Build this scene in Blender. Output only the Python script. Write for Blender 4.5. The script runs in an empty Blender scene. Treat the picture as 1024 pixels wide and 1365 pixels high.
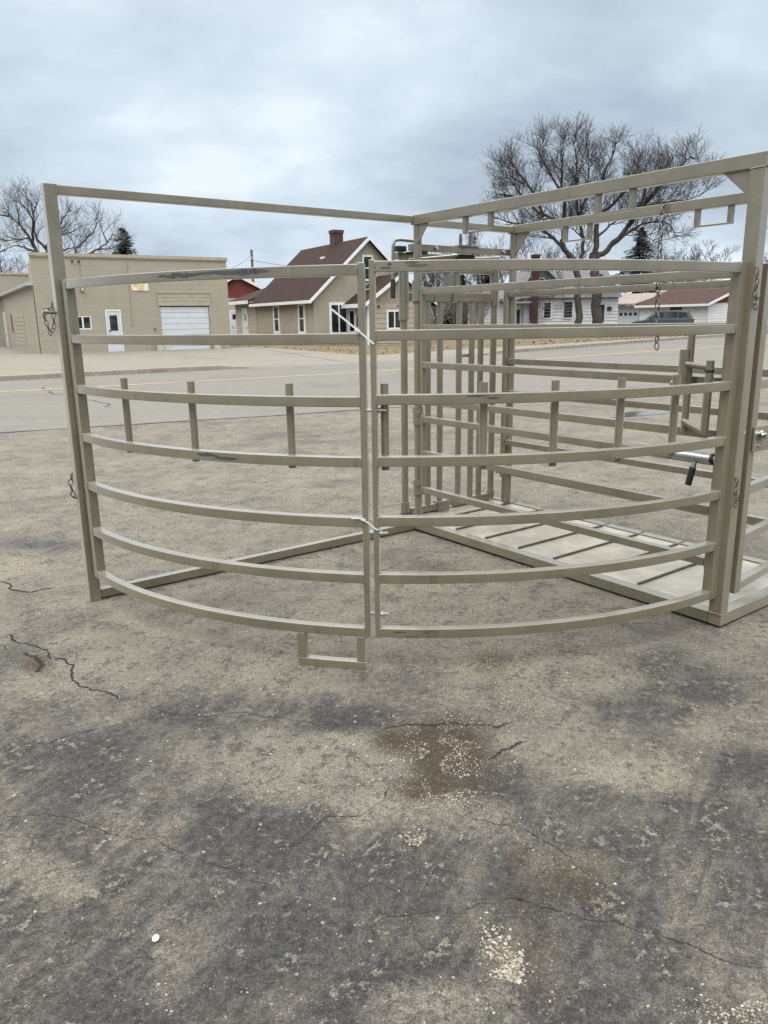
import bpy, bmesh, math, random
from mathutils import Vector, Matrix, noise
import numpy as np
R_ = math.radians
rnd = random.Random(7)
SC = bpy.context.scene
COL = SC.collection
PI = math.pi

# ------------------------------------------------------------------ helpers
OFF = {}      # root name -> local offset subtracted from coordinates given in a shared frame

class MB:
    """collects boxes, bars, tubes and sheets; build() links them as ONE mesh object"""
    def __init__(s): s.v=[]; s.f=[]
    def add(s, vs, fs):
        b=len(s.v); s.v+= [tuple(v) for v in vs]; s.f+=[tuple(i+b for i in f) for f in fs]
    def box(s, x0,x1,y0,y1,z0,z1):
        s.add([(x0,y0,z0),(x1,y0,z0),(x1,y1,z0),(x0,y1,z0),(x0,y0,z1),(x1,y0,z1),(x1,y1,z1),(x0,y1,z1)],
              [(0,3,2,1),(4,5,6,7),(0,1,5,4),(1,2,6,5),(2,3,7,6),(3,0,4,7)])
    def bar(s, p, q, w, h, up=(0,0,1)):
        p=Vector(p); q=Vector(q); d=(q-p).normalized(); up=Vector(up)
        if abs(d.dot(up))>.98: up=Vector((1,0,0))
        sd=d.cross(up).normalized(); u=sd.cross(d).normalized()
        c=[]
        for P in (p,q):
            for a,b in ((-1,-1),(1,-1),(1,1),(-1,1)): c.append(P+sd*(a*w/2)+u*(b*h/2))
        s.add(c,[(0,1,2,3),(7,6,5,4),(0,4,5,1),(1,5,6,2),(2,6,7,3),(3,7,4,0)])
    def tube(s, pts, rad, n=8, caps=True):
        pts=[Vector(p) for p in pts]
        if not isinstance(rad,(list,tuple)): rad=[rad]*len(pts)
        b=len(s.v); prev=None; N=len(pts)
        for i,p in enumerate(pts):
            d=(pts[min(i+1,N-1)]-pts[max(i-1,0)])
            if d.length<1e-9: d=Vector((0,0,1))
            d.normalize()
            if prev is None:
                a=Vector((0,0,1)) if abs(d.z)<.9 else Vector((1,0,0))
                x=d.cross(a).normalized()
            else:
                x=(prev-d*prev.dot(d))
                if x.length<1e-6: x=d.orthogonal()
                x.normalize()
            prev=x; y=d.cross(x)
            for k in range(n):
                t=2*PI*k/n; q=p+(x*math.cos(t)+y*math.sin(t))*rad[i]; s.v.append((q.x,q.y,q.z))
        for i in range(N-1):
            for k in range(n):
                k2=(k+1)%n; s.f.append((b+i*n+k,b+i*n+k2,b+(i+1)*n+k2,b+(i+1)*n+k))
        if caps:
            s.f.append(tuple(b+k for k in range(n-1,-1,-1))); s.f.append(tuple(b+(N-1)*n+k for k in range(n)))
    def prism(s, poly, axis, a, c):
        """polygon in the two other axes, extruded along axis from a to c"""
        def P(u,v,t): return {'x':(t,u,v),'y':(u,t,v),'z':(u,v,t)}[axis]
        n=len(poly)
        s.add([P(u,v,a) for u,v in poly]+[P(u,v,c) for u,v in poly],
              [tuple(range(n-1,-1,-1)),tuple(range(n,2*n))]+[(i,(i+1)%n,n+(i+1)%n,n+i) for i in range(n)])
    def quad(s,a,b,c,d): s.add([a,b,c,d],[(0,1,2,3)])
    def torus(s, M, R, r, sx=1.0, n=10, m=5):
        b=len(s.v)
        for i in range(n):
            t=2*PI*i/n
            for k in range(m):
                q=2*PI*k/m
                p=M@Vector(((R+r*math.cos(q))*math.cos(t)*sx,(R+r*math.cos(q))*math.sin(t),r*math.sin(q)))
                s.v.append((p.x,p.y,p.z))
        for i in range(n):
            for k in range(m):
                s.f.append((b+i*m+k,b+((i+1)%n)*m+k,b+((i+1)%n)*m+(k+1)%m,b+i*m+(k+1)%m))
    def build(s, name, mat, parent=None, smooth=False, bevel=0, fixn=True):
        o_=OFF.get(parent.name,(0,0,0)) if parent is not None else (0,0,0)
        if parent is not None and parent.parent is not None: o_=OFF.get(parent.parent.name,(0,0,0))
        me=bpy.data.meshes.new(name)
        vs=s.v if o_==(0,0,0) else [(a-o_[0],b-o_[1],c-o_[2]) for a,b,c in s.v]
        me.from_pydata(vs,[],s.f); me.update()
        if fixn:
            bm=bmesh.new(); bm.from_mesh(me); bmesh.ops.recalc_face_normals(bm,faces=bm.faces); bm.to_mesh(me); bm.free()
        if smooth is True:
            for p in me.polygons: p.use_smooth=True
        me.materials.append(mat)
        o=bpy.data.objects.new(name,me); COL.objects.link(o)
        if parent is not None: o.parent=parent
        if smooth=='auto':
            for p in me.polygons: p.use_smooth=True
            bv=o.modifiers.new('edges','EDGE_SPLIT'); bv.split_angle=R_(40)
        if bevel:
            bv=o.modifiers.new('bevel','BEVEL'); bv.width=bevel; bv.segments=2; bv.limit_method='ANGLE'; bv.angle_limit=R_(50)
            for p in me.polygons: p.use_smooth=True
            wn=o.modifiers.new('wn','WEIGHTED_NORMAL'); wn.keep_sharp=False
        return o

def tag(o,label=None,cat=None,group=None,kind=None):
    if label: o['label']=label
    if cat: o['category']=cat
    if group: o['group']=group
    if kind: o['kind']=kind
    return o
def thing(name,label,cat,loc,rotz=0,group=None,off=None):
    o=bpy.data.objects.new(name,None); COL.objects.link(o); o.empty_display_size=.2
    o.location=loc; o.rotation_euler=(0,0,rotz)
    if off: OFF[o.name]=off
    return tag(o,label,cat,group)

# ------------------------------------------------------------------ materials
class NT:
    def __init__(s,mat):
        s.t=mat.node_tree; s.n=s.t.nodes; s.l=s.t.links
    def node(s,ty,**kw):
        n=s.n.new(ty)
        for k,v in kw.items(): setattr(n,k,v)
        return n
    def put(s,sock,val):
        if isinstance(val,bpy.types.NodeSocket): s.l.new(val,sock)
        else:
            if sock.type=='RGBA' and len(val)==3: val=(*val,1)
            sock.default_value=val
    def noise(s,vec,scale,detail=4,rough=.55,dist=0):
        n=s.node('ShaderNodeTexNoise'); s.put(n.inputs['Vector'],vec); n.inputs['Scale'].default_value=scale
        n.inputs['Detail'].default_value=detail; n.inputs['Roughness'].default_value=rough; n.inputs['Distortion'].default_value=dist
        return n.outputs['Fac']
    def voro(s,vec,scale,out='Distance',feat='F1'):
        n=s.node('ShaderNodeTexVoronoi',feature=feat); s.put(n.inputs['Vector'],vec); n.inputs['Scale'].default_value=scale
        return n.outputs[out]
    def math(s,op,a,b=0.0,clamp=False):
        n=s.node('ShaderNodeMath',operation=op,use_clamp=clamp); s.put(n.inputs[0],a); s.put(n.inputs[1],b); return n.outputs[0]
    def ramp(s,fac,a,b):
        n=s.node('ShaderNodeMapRange',interpolation_type='SMOOTHSTEP'); s.put(n.inputs['Value'],fac)
        n.inputs['From Min'].default_value=a; n.inputs['From Max'].default_value=b; return n.outputs['Result']
    def mix(s,fac,a,b,mode='MIX'):
        n=s.node('ShaderNodeMix',data_type='RGBA',blend_type=mode); s.put(n.inputs['Factor'],fac)
        s.put(n.inputs[6],a); s.put(n.inputs[7],b); return n.outputs[2]
    def mapv(s,vec,scale=(1,1,1),rot=(0,0,0),loc=(0,0,0)):
        n=s.node('ShaderNodeMapping'); s.put(n.inputs['Vector'],vec); n.inputs['Scale'].default_value=scale
        n.inputs['Rotation'].default_value=rot; n.inputs['Location'].default_value=loc; return n.outputs[0]
    def coord(s,k='Object'): return s.node('ShaderNodeTexCoord').outputs[k]
    def sep(s,vec):
        n=s.node('ShaderNodeSeparateXYZ'); s.put(n.inputs[0],vec); return n.outputs
    def attr(s,name): return s.node('ShaderNodeAttribute',attribute_name=name).outputs['Fac']
    def bump(s,h,strength=.5,dist=.01):
        n=s.node('ShaderNodeBump'); s.put(n.inputs['Height'],h); n.inputs['Strength'].default_value=strength; n.inputs['Distance'].default_value=dist
        return n.outputs[0]

def newmat(name):
    m=bpy.data.materials.new(name); m.use_nodes=True
    nt=NT(m); bs=nt.n['Principled BSDF']
    return m,nt,bs
def simple(name,col,rough=.6,var=.15,scale=4,metal=0,bump=0,bscale=40,spec=.5,detail=5):
    m,t,b=newmat(name); c=t.coord()
    n=t.noise(c,scale,detail,.6)
    lo=tuple(x*(1-var) for x in col); hi=tuple(min(1,x*(1+var)) for x in col)
    t.put(b.inputs['Base Color'],t.mix(t.ramp(n,.3,.7),lo,hi)); b.inputs['Roughness'].default_value=rough
    b.inputs['Metallic'].default_value=metal; b.inputs['Specular IOR Level'].default_value=spec
    if bump: t.put(b.inputs['Normal'],t.bump(t.noise(c,bscale,3),bump,.01))
    return m

def paint_mat(name,base,top=None,chips=True):
    m,t,b=newmat(name); c=t.coord()
    n1=t.noise(c,3.5,6,.65); n2=t.noise(t.mapv(c,(18,18,2.5)),1,5,.7)
    col=t.mix(t.ramp(n1,.3,.7),tuple(x*.84 for x in base),tuple(x*1.12 for x in base))
    col=t.mix(t.math('MULTIPLY',t.ramp(n2,.5,.75),.35),col,tuple(x*.72 for x in base))
    dust=t.noise(c,11,6,.7)
    col=t.mix(t.math('MULTIPLY',t.ramp(dust,.5,.72),.4),col,(.17,.15,.1))
    rs_=t.noise(t.mapv(c,(9,9,1.3),(0,0,0),(3,5,1)),1,7,.72)
    col=t.mix(t.math('MULTIPLY',t.ramp(rs_,.56,.72),.62),col,(.062,.048,.032))
    if chips:
        ch=t.noise(c,26,4,.75); ch2=t.noise(c,2.3,2)
        msk=t.math('MULTIPLY',t.ramp(ch,.73,.77),t.ramp(ch2,.5,.62))
        col=t.mix(msk,col,(.045,.042,.042))
    t.put(b.inputs['Base Color'],col)
    t.put(b.inputs['Roughness'],t.math('ADD',.3,t.math('MULTIPLY',n1,.2)))
    b.inputs['Specular IOR Level'].default_value=.5; b.inputs['Coat Weight'].default_value=1; b.inputs['Coat Roughness'].default_value=.13; b.inputs['Coat IOR'].default_value=1.6; b.inputs['Sheen Weight'].default_value=.3; b.inputs['Sheen Roughness'].default_value=.4; b.inputs['Sheen Tint'].default_value=(1,.97,.9,1)
    t.put(b.inputs['Normal'],t.bump(t.noise(c,160,3),.12,.002))
    return m
PAINT=paint_mat('olive_tan_enamel',(.122,.107,.069))
def plate_mat():
    m,t,b=newmat('checker_plate_paint'); c=t.coord()
    n1=t.noise(c,5,6,.65)
    col=t.mix(t.ramp(n1,.3,.7),(.25,.232,.178),(.37,.35,.285))  # same paint as the cage, made paler: sky light put into the colour
    col=t.mix(t.math('MULTIPLY',t.ramp(t.noise(c,3.7,6,.75),.48,.66),.7),col,(.17,.15,.112))
    t.put(b.inputs['Base Color'],col); t.put(b.inputs['Roughness'],t.math('ADD',.3,t.math('MULTIPLY',n1,.25))); b.inputs['Coat Weight'].default_value=.5; b.inputs['Coat Roughness'].default_value=.25
    w1=t.node('ShaderNodeTexChecker'); t.put(w1.inputs['Vector'],t.mapv(c,(1,1,0),(0,0,R_(45)))); w1.inputs['Scale'].default_value=42
    t.put(b.inputs['Normal'],t.bump(t.math('ADD',w1.outputs['Fac'],t.math('MULTIPLY',t.noise(c,60,3),.5)),.45,.003))
    return m
PLATE=plate_mat()
DARKP=simple('dark_steel_and_shade',(.075,.066,.052),.6,.3,12)
BLACK=simple('black_rubber_and_shade',(.012,.012,.013),.55,.2,20)
ZINC=simple('zinc_steel',(.42,.43,.44),.32,.12,14,metal=.9)
ROD=simple('bare_steel_rod',(.32,.32,.33),.4,.2,14,metal=.7)
CHAINM=simple('weathered_chain_steel',(.12,.1,.085),.5,.35,30,metal=.55)
SCUFF=simple('scraped_black_mark',(.045,.046,.05),.5,.3,30)
ZIP=simple('white_nylon',(.55,.57,.59),.4,.04,8)
REDM=simple('red_collar',(.25,.02,.02),.5,.1,8)

def ground_mat(name,near):
    m,t,b=newmat(name); c=t.coord()
    dk=t.attr('stain_dark'); br=t.attr('stain_brown')
    w=t.mapv(c,(1,1,0))
    dk=t.math('MINIMUM',dk,.77)
    n1=t.noise(w,.9,9,.66,.6); n2=t.noise(w,6,8,.72,.4); n3=t.noise(w,32,6,.75); n4=t.noise(w,150,3,.7)
    nb=t.noise(w,2.4,8,.68,.5)
    sm=t.noise(t.mapv(t.mapv(w,(1,1,1),(0,0,R_(-60))),(2.6,15,1)),1,7,.72,.5)
    sm2=t.noise(t.mapv(t.mapv(w,(1,1,1),(0,0,R_(45))),(3,18,1)),1,6,.7,.5)
    tan=t.mix(t.ramp(n2,.3,.7),(.108,.1,.083),(.176,.163,.135))
    tan=t.mix(t.ramp(t.noise(w,1.7,6,.7),.42,.7),tan,(.195,.174,.136))
    tan=t.mix(t.math('MULTIPLY',t.ramp(n1,.5,.72),.6),tan,(.088,.084,.075))
    # dark worn seal coat: broad places from the stain map, ragged by several noises
    def term(n,k): return t.math('MULTIPLY',t.math('SUBTRACT',n,.5),k)
    def tsum(*a):
        f=None
        for n_,k_ in a: f=term(n_,k_) if f is None else t.math('ADD',f,term(n_,k_))
        return f
    D=t.ramp(t.math('ADD',tsum((n1,1.7),(nb,2.2),(sm,1.5),(n2,1.0)),dk),0.0,.95)
    fl=tsum((n2,2.6),(n3,4.2),(sm,3.0),(sm2,1.6))
    F=t.ramp(t.math('SUBTRACT',fl,t.math('MULTIPLY',dk,.3)),.16,.42)
    G=t.math('MULTIPLY',t.ramp(fl,-.3,-.62),.5)
    msk=t.math('MAXIMUM',t.math('MULTIPLY',D,t.math('SUBTRACT',.95,t.math('MULTIPLY',F,.72))),G)
    dark=t.mix(t.ramp(n3,.3,.7),(.019,.0195,.021),(.053,.0525,.05))
    col=t.mix(msk,tan,dark)
    # brown silt and damp earth
    fb=t.math('ADD',t.math('MULTIPLY',br,.75),t.math('MULTIPLY',n2,.5)); fb=t.math('ADD',fb,t.math('MULTIPLY',n3,.3))
    col=t.mix(t.math('MULTIPLY',t.ramp(fb,.52,1.0),.94),col,t.mix(n3,(.022,.016,.0105),(.066,.05,.033)))
    # aggregate: pale and dark grains of a few millimetres
    vr=t.node('ShaderNodeTexVoronoi'); t.put(vr.inputs['Vector'],w); vr.inputs['Scale'].default_value=115
    hue=t.sep(vr.outputs['Color']); grain=t.ramp(vr.outputs['Distance'],.5,.22)
    pale=t.math('MULTIPLY',t.ramp(hue[0],.62,.9),grain)
    col=t.mix(t.math('MULTIPLY',pale,t.math('SUBTRACT',.62,t.math('MULTIPLY',msk,.45))),col,(.3,.282,.24))
    col=t.mix(t.math('MULTIPLY',t.math('MULTIPLY',t.ramp(hue[1],.75,.95),grain),.55),col,(.05,.048,.045))
    vs=t.node('ShaderNodeTexVoronoi'); t.put(vs.inputs['Vector'],w); vs.inputs['Scale'].default_value=38
    h2=t.sep(vs.outputs['Color']); chip=t.math('MULTIPLY',t.ramp(h2[0],.955,.965),t.ramp(vs.outputs['Distance'],.26,.12))
    col=t.mix(t.math('MULTIPLY',chip,.75),col,(.4,.38,.32))
    n5=t.noise(w,75,4,.75)
    gr=t.math('ADD',t.math('ADD',.3,t.math('MULTIPLY',t.ramp(n4,.28,.72),.55)),t.math('ADD',t.math('MULTIPLY',t.ramp(n5,.3,.7),.5),t.math('MULTIPLY',t.ramp(n3,.3,.7),.35)))
    col=t.mix(.92,col,t.mix(1.0,col,gr,'MULTIPLY'))
    # hairline crazing
    cz=t.voro(t.mapv(c,(1,1,0)),3.2,'Distance','DISTANCE_TO_EDGE')
    t.put(b.inputs['Base Color'],col)
    t.put(b.inputs['Roughness'],t.math('SUBTRACT',.93,t.math('MULTIPLY',msk,.2)))
    b.inputs['Specular IOR Level'].default_value=.3
    h=t.math('ADD',t.math('MULTIPLY',grain,.35),t.math('ADD',t.math('MULTIPLY',n3,1.0),t.math('MULTIPLY',n4,.5)))
    h=t.math('SUBTRACT',h,t.math('MULTIPLY',msk,.25))
    t.put(b.inputs['Normal'],t.bump(h,.85,.012))
    return m
ASPHALT=ground_mat('old_patched_asphalt',True)
def road_mat(name,a,b_,darkc,sc=1):
    m,t,b=newmat(name); c=t.coord(); w=t.mapv(c,(1,1,0))
    n1=t.noise(w,.35*sc,8,.65,.4); n2=t.noise(w,5,6,.7); n3=t.noise(w,60,3,.7)
    st=t.noise(t.mapv(c,(.12,1.6,1),(0,0,R_(-30))),1,5,.65)
    col=t.mix(t.ramp(n2,.3,.7),a,b_); col=t.mix(t.math('MULTIPLY',t.ramp(n1,.48,.7),.55),col,darkc)
    col=t.mix(t.math('MULTIPLY',t.ramp(st,.5,.7),.4),col,darkc)
    col=t.mix(t.math('MULTIPLY',t.ramp(n3,.35,.65),.25),col,tuple(x*.5 for x in darkc))
    t.put(b.inputs['Base Color'],col); b.inputs['Roughness'].default_value=.92; b.inputs['Specular IOR Level'].default_value=.3
    t.put(b.inputs['Normal'],t.bump(n3,.3,.006)); return m
ROAD=road_mat('worn_road_concrete',(.132,.127,.114),(.168,.16,.142),(.104,.1,.092))
APRON=road_mat('pale_apron_concrete',(.165,.155,.131),(.21,.197,.166),(.128,.12,.103))
CURB=road_mat('kerb_concrete',(.2,.185,.152),(.26,.24,.2),(.13,.118,.096),3)
YEL=simple('faded_yellow_paint',(.37,.25,.12),.8,.25,14,bump=.1)
def grass_mat():
    m,t,b=newmat('dormant_grass'); c=t.coord(); w=t.mapv(c,(1,1,0))
    n1=t.noise(w,.5,7,.65,.4); n2=t.noise(w,5,6,.75); st=t.noise(t.mapv(c,(.35,1.5,1),(0,0,R_(-30))),1,5,.7)
    col=t.mix(t.ramp(n2,.3,.7),(.118,.095,.06),(.158,.129,.082)); col=t.mix(t.math('MULTIPLY',t.ramp(n1,.5,.68),.7),col,(.07,.056,.038))
    col=t.mix(t.math('MULTIPLY',t.ramp(st,.5,.66),.5),col,(.185,.155,.103))
    t.put(b.inputs['Base Color'],col); b.inputs['Roughness'].default_value=1; b.inputs['Specular IOR Level'].default_value=.1
    t.put(b.inputs['Normal'],t.bump(n2,.1,.02)); return m
GRASS=grass_mat()
CRACKM=simple('crack_dirt',(.028,.025,.021),.95,.35,40,spec=.1)
JOINTM=simple('tar_joint',(.05,.046,.042),.9,.3,6,spec=.2)
def gravel_mat():
    m,t,b=newmat('loose_gravel'); g=t.node('ShaderNodeNewGeometry')
    r=t.node('ShaderNodeValToRGB'); t.put(r.inputs[0],g.outputs['Random Per Island']); e=r.color_ramp.elements
    e[0].position=0; e[0].color=(.1,.085,.065,1); e[1].position=1; e[1].color=(.42,.395,.34,1)
    for p,cc in ((.3,(.17,.145,.11)),(.6,(.28,.25,.205)),(.85,(.28,.255,.21))):
        x=e.new(p); x.color=(*cc,1)
    t.put(b.inputs['Base Color'],r.outputs[0]); b.inputs['Roughness'].default_value=.85; return m
GRAVELM=gravel_mat()
WATER,_t,_b=newmat('thin_puddle_water'); _b.inputs['Base Color'].default_value=(.1,.095,.08,1); _b.inputs['Roughness'].default_value=.06; _b.inputs['Specular IOR Level'].default_value=.8
_t.put(_b.inputs['Normal'],_t.bump(_t.noise(_t.coord(),3,3),.05,.02))
def cmu_mat(name,col,mort):
    m,t,b=newmat(name); c=t.coord()
    s=t.sep(c); x=t.math('ADD',s[0],s[1]); cv=t.node('ShaderNodeCombineXYZ'); t.put(cv.inputs[0],x); t.put(cv.inputs[1],s[2])
    bt=t.node('ShaderNodeTexBrick'); t.put(bt.inputs['Vector'],cv.outputs[0])
    bt.inputs['Scale'].default_value=1; bt.inputs['Brick Width'].default_value=.41; bt.inputs['Row Height'].default_value=.205; bt.inputs['Mortar Size'].default_value=.009
    bt.inputs['Color1'].default_value=(*col,1); bt.inputs['Color2'].default_value=(*[k*.94 for k in col],1); bt.inputs['Mortar'].default_value=(*mort,1)
    n=t.noise(c,1.1,7,.65); cc=t.mix(t.math('MULTIPLY',t.ramp(n,.4,.75),.4),bt.outputs['Color'],tuple(k*.78 for k in col))
    stn=t.noise(t.mapv(c,(2.5,2.5,.25)),1,5,.6); cc=t.mix(t.math('MULTIPLY',t.ramp(stn,.55,.75),.3),cc,tuple(k*.65 for k in col))
    t.put(b.inputs['Base Color'],cc); b.inputs['Roughness'].default_value=.85
    t.put(b.inputs['Normal'],t.bump(t.math('ADD',t.math('MULTIPLY',bt.outputs['Fac'],-1),t.math('MULTIPLY',t.noise(c,50,3),.5)),.22,.01)); return m
CMU=cmu_mat('tan_painted_block',(.3,.272,.216),(.25,.226,.178))
CMU2=cmu_mat('grey_tan_painted_block',(.29,.262,.21),(.235,.21,.168))
def roof_mat(name,a,b_):
    m,t,b=newmat(name); c=t.coord(); n=t.noise(c,14,4,.75); n2=t.noise(c,.8,5,.6); vv=t.node('ShaderNodeTexVoronoi'); t.put(vv.inputs['Vector'],t.mapv(c,(5,5,9))); vv.inputs['Scale'].default_value=1
    col=t.mix(t.ramp(n,.3,.7),a,b_); col=t.mix(t.math('MULTIPLY',t.sep(vv.outputs['Color'])[0],.45),col,a); col=t.mix(t.math('MULTIPLY',t.ramp(n2,.4,.7),.3),col,tuple(k*.75 for k in a))
    t.put(b.inputs['Base Color'],col); b.inputs['Roughness'].default_value=.95; b.inputs['Specular IOR Level'].default_value=.2
    t.put(b.inputs['Normal'],t.bump(n,.6,.02)); return m
SHING=roof_mat('brown_shingle',(.025,.0145,.012),(.045,.0265,.022))
SHING2=roof_mat('red_brown_shingle',(.042,.022,.019),(.074,.041,.036))
SHING3=roof_mat('faded_shingle',(.2,.165,.155),(.29,.25,.235))
GREYR=roof_mat('grey_shingle',(.1,.1,.105),(.17,.17,.175))
STUCCO=simple('tan_stucco',(.285,.254,.202),.9,.08,2.5,bump=.25,bscale=60)
SIDET=simple('tan_clapboard',(.31,.276,.217),.75,.07,3)
SIDEW=simple('white_clapboard',(.56,.57,.58),.65,.05,2)
WTRIM=simple('white_trim_paint',(.6,.61,.62),.5,.05,4)
WDOOR=simple('white_steel_door',(.47,.5,.53),.45,.05,3)
BLUES=simple('slate_blue_siding',(.13,.18,.22),.75,.1,3)
REDS=simple('barn_red_siding',(.13,.022,.02),.75,.15,4)
BRICKM=simple('dark_red_brick',(.06,.029,.025),.9,.4,9,bump=.5,bscale=14)
GLASS,_t,_b=newmat('dark_window_glass'); _b.inputs['Base Color'].default_value=(.012,.016,.016,1); _b.inputs['Roughness'].default_value=.06; _b.inputs['Specular IOR Level'].default_value=.25
_t.put(_b.inputs['Base Color'],_t.mix(_t.ramp(_t.noise(_t.coord(),1.5,3),.4,.65),(.008,.01,.01),(.04,.05,.05)))
BARK=simple('grey_brown_bark',(.056,.048,.043),.95,.35,6,bump=.5,bscale=20,spec=.1)
BRUSHM=simple('brown_brush_twigs',(.13,.108,.092),.95,.3,3,spec=.1)
NEEDLE=simple('dark_spruce_needles',(.014,.022,.017),.9,.45,2,spec=.1)
WOODP=simple('weathered_pole_wood',(.11,.09,.072),.9,.25,6)
CARP=simple('dark_grey_car_paint',(.05,.062,.075),.18,.05,1,metal=.3)
TAIL=simple('tail_light_red',(.35,.01,.012),.2,.05,5)
PLASTIC=simple('black_plastic',(.015,.015,.016),.5,.1,8)
WIREM=simple('black_cable',(.02,.02,.022),.6,.1,5)
STEELTRIM=simple('grey_metal_flashing',(.42,.43,.44),.4,.1,4,metal=.4)
def peel_mat():
    m,t,b=newmat('peeling_signboard'); c=t.coord(); n=t.noise(c,3.2,5,.7)
    col=t.mix(t.ramp(n,.47,.52),(.62,.6,.53),(.5,.4,.19)); col=t.mix(t.ramp(t.noise(t.mapv(c,(1,1,1),(0,0,0),(4,1,2)),5,5,.7),.6,.64),col,(.36,.315,.235))
    t.put(b.inputs['Base Color'],col); b.inputs['Roughness'].default_value=.8; return m
PEEL=peel_mat()
DARK=[(0.1,2.1,3.0,0,0,1.5,.3),(0.0,1.55,1.6,0,0,0.75,.36),(0.9,1.9,.9,0,0,.6,.35),(-.9,2.2,.5,0,0,.5,.25),(-0.594, 2.957, 0.449, -0.013, -0.027, 0.157, 0.8), (-0.234, 2.822, 0.399, -0.011, -0.006, 0.096, 0.5), (-1.329, 2.654, 0.352, -0.009, -0.116, 0.272, 0.45), (-0.828, 2.17, 0.418, -0.009, -0.054, 0.173, 0.7), (-0.411, 1.875, 0.477, -0.009, -0.033, 0.196, 0.9), (-0.729, 1.665, 0.395, -0.007, -0.059, 0.174, 0.7), (-0.239, 1.681, 0.297, -0.005, -0.021, 0.202, 0.85), (-0.954, 1.932, 0.123, -0.002, -0.044, 0.11, -0.6), (-1.181, 2.086, 0.096, -0.002, -0.05, 0.107, -0.2), (0.111, 1.895, 0.262, -0.005, 0.01, 0.168, 0.7), (0.122, 1.725, 0.182, -0.003, 0.008, 0.118, 1.0), (0.456, 1.596, 0.208, -0.004, 0.045, 0.186, 0.95), (0.376, 1.788, 0.208, -0.004, 0.018, 0.097, 0.5), (0.871, 1.88, 0.28, -0.006, 0.095, 0.243, 0.8), (0.824, 1.567, 0.223, -0.004, 0.068, 0.158, 0.85), (1.272, 3.071, 0.229, -0.007, 0.073, 0.196, 0.6), (1.075, 2.877, 0.185, -0.005, 0.052, 0.156, 0.5), (0.38, 2.39, 0.159, -0.004, 0.014, 0.099, 0.45), (0.68, 2.317, 0.18, -0.004, 0.031, 0.12, 0.5), (1.285, 2.391, 0.158, -0.004, 0.063, 0.135, 0.7), (-0.711, 1.506, 0.274, -0.004, -0.03, 0.084, 0.6), (0.071, 1.514, 0.146, -0.002, 0.006, 0.117, -0.6), (-0.805, 3.533, 0.75, -0.025, -0.072, 0.361, -0.35), (-0.326, 2.526, 0.39, -0.01, -0.023, 0.224, -0.5), (0.254, 2.204, 0.148, -0.003, 0.013, 0.118, -0.3), (-0.085, 1.729, 0.045, -0.001, -0.001, 0.047, -1.2), (0.536, 1.933, 0.177, -0.004, 0.03, 0.126, -0.4), (0.896, 2.423, 0.213, -0.005, 0.033, 0.102, -0.5), (0.319, 1.576, 0.075, -0.001, 0.028, 0.159, -0.6), (-2.676, 5.542, 0.347, -0.017, -0.082, 0.184, 1.0), (-1.472, 11.441, 1.467, -0.149, -0.089, 0.732, 0.35), (-2.74, 9.84, 1.964, -0.17, -0.145, 0.547, 0.3), (1.13, 10.445, 1.514, -0.144, 0.073, 0.682, 0.3), (-1.91, 4.446, 0.281, -0.012, -0.042, 0.109, 0.3), (-1.174, 3.937, 0.416, -0.015, -0.043, 0.163, 0.3), (0.232, 4.786, 0.442, -0.02, 0.015, 0.312, 0.25), (-0.645, 2.584, 0.046, -0.001, -0.032, 0.155, 0.3)]
BROWN=[(.36,1.62,.13,0,0,.22,.5),(0.236, 2.64, 0.144, -0.004, 0.019, 0.226, 1.1), (0.005, 2.701, 0.089, -0.002, 0.001, 0.1, 0.8), (0.112, 2.361, 0.1, -0.002, 0.003, 0.053, 0.7), (0.506, 3.386, 0.144, -0.005, 0.026, 0.183, 0.6), (0.558, 2.956, 0.127, -0.004, 0.028, 0.163, 0.25), (-1.699, 3.434, 0.093, -0.003, -0.052, 0.119, 0.8), (0.558, 1.933, 0.188, -0.004, 0.033, 0.133, 0.6), (-1.913, 5.132, 0.321, -0.015, -0.06, 0.177, 0.3), (-0.878, 3.801, 0.101, -0.004, -0.012, 0.061, 0.5), (0.324, 2.369, 0.315, -0.008, 0.034, 0.269, 0.25), (0.365, 1.845, 0.03, -0.001, 0.004, 0.02, 0.6), (0.407, 2.018, 0.028, -0.001, 0.004, 0.024, 0.7), (0.542, 1.865, 0.019, -0.0, 0.004, 0.018, 0.9), (-1.654, 9.192, 0.554, -0.045, -0.072, 0.426, 0.3), (-1.321, 2.853, 0.188, -0.005, -0.049, 0.123, 0.3), (-1.3, 7.111, 0.433, -0.028, -0.033, 0.196, 0.3)]
GRAVEL=[(0.492, 3.42, 0.181, -0.006, 0.023, 0.169, 600, 0.007), (0.563, 2.989, 0.128, -0.004, 0.03, 0.173, 600, 0.007), (0.211, 2.614, 0.186, -0.005, 0.021, 0.265, 1300, 0.0075), (0.213, 2.307, 0.103, -0.002, 0.007, 0.085, 350, 0.007), (0.136, 2.104, 0.083, -0.002, 0.003, 0.047, 450, 0.008), (0.268, 1.684, 0.032, -0.001, 0.011, 0.075, 120, 0.009), (0.3, 1.576, 0.038, -0.001, 0.015, 0.091, 330, 0.011), (0.301, 1.494, 0.05, -0.001, 0.006, 0.033, 260, 0.012), (0.809, 1.471, 0.106, -0.002, 0.023, 0.051, 260, 0.008), (-0.498, 2.389, 0.16, -0.004, -0.015, 0.09, 220, 0.006), (-0.033, 2.518, 0.125, -0.003, -0.001, 0.173, 400, 0.006), (0.764, 4.147, 0.386, -0.015, 0.046, 0.264, 350, 0.006), (1.45, 3.546, 0.554, -0.019, 0.135, 0.363, 200, 0.006), (0.098, 2.059, 0.606, -0.013, 0.029, 0.59, 500, 0.006), (-0.498, 1.524, 0.11, -0.002, -0.011, 0.043, 150, 0.006)]
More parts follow.
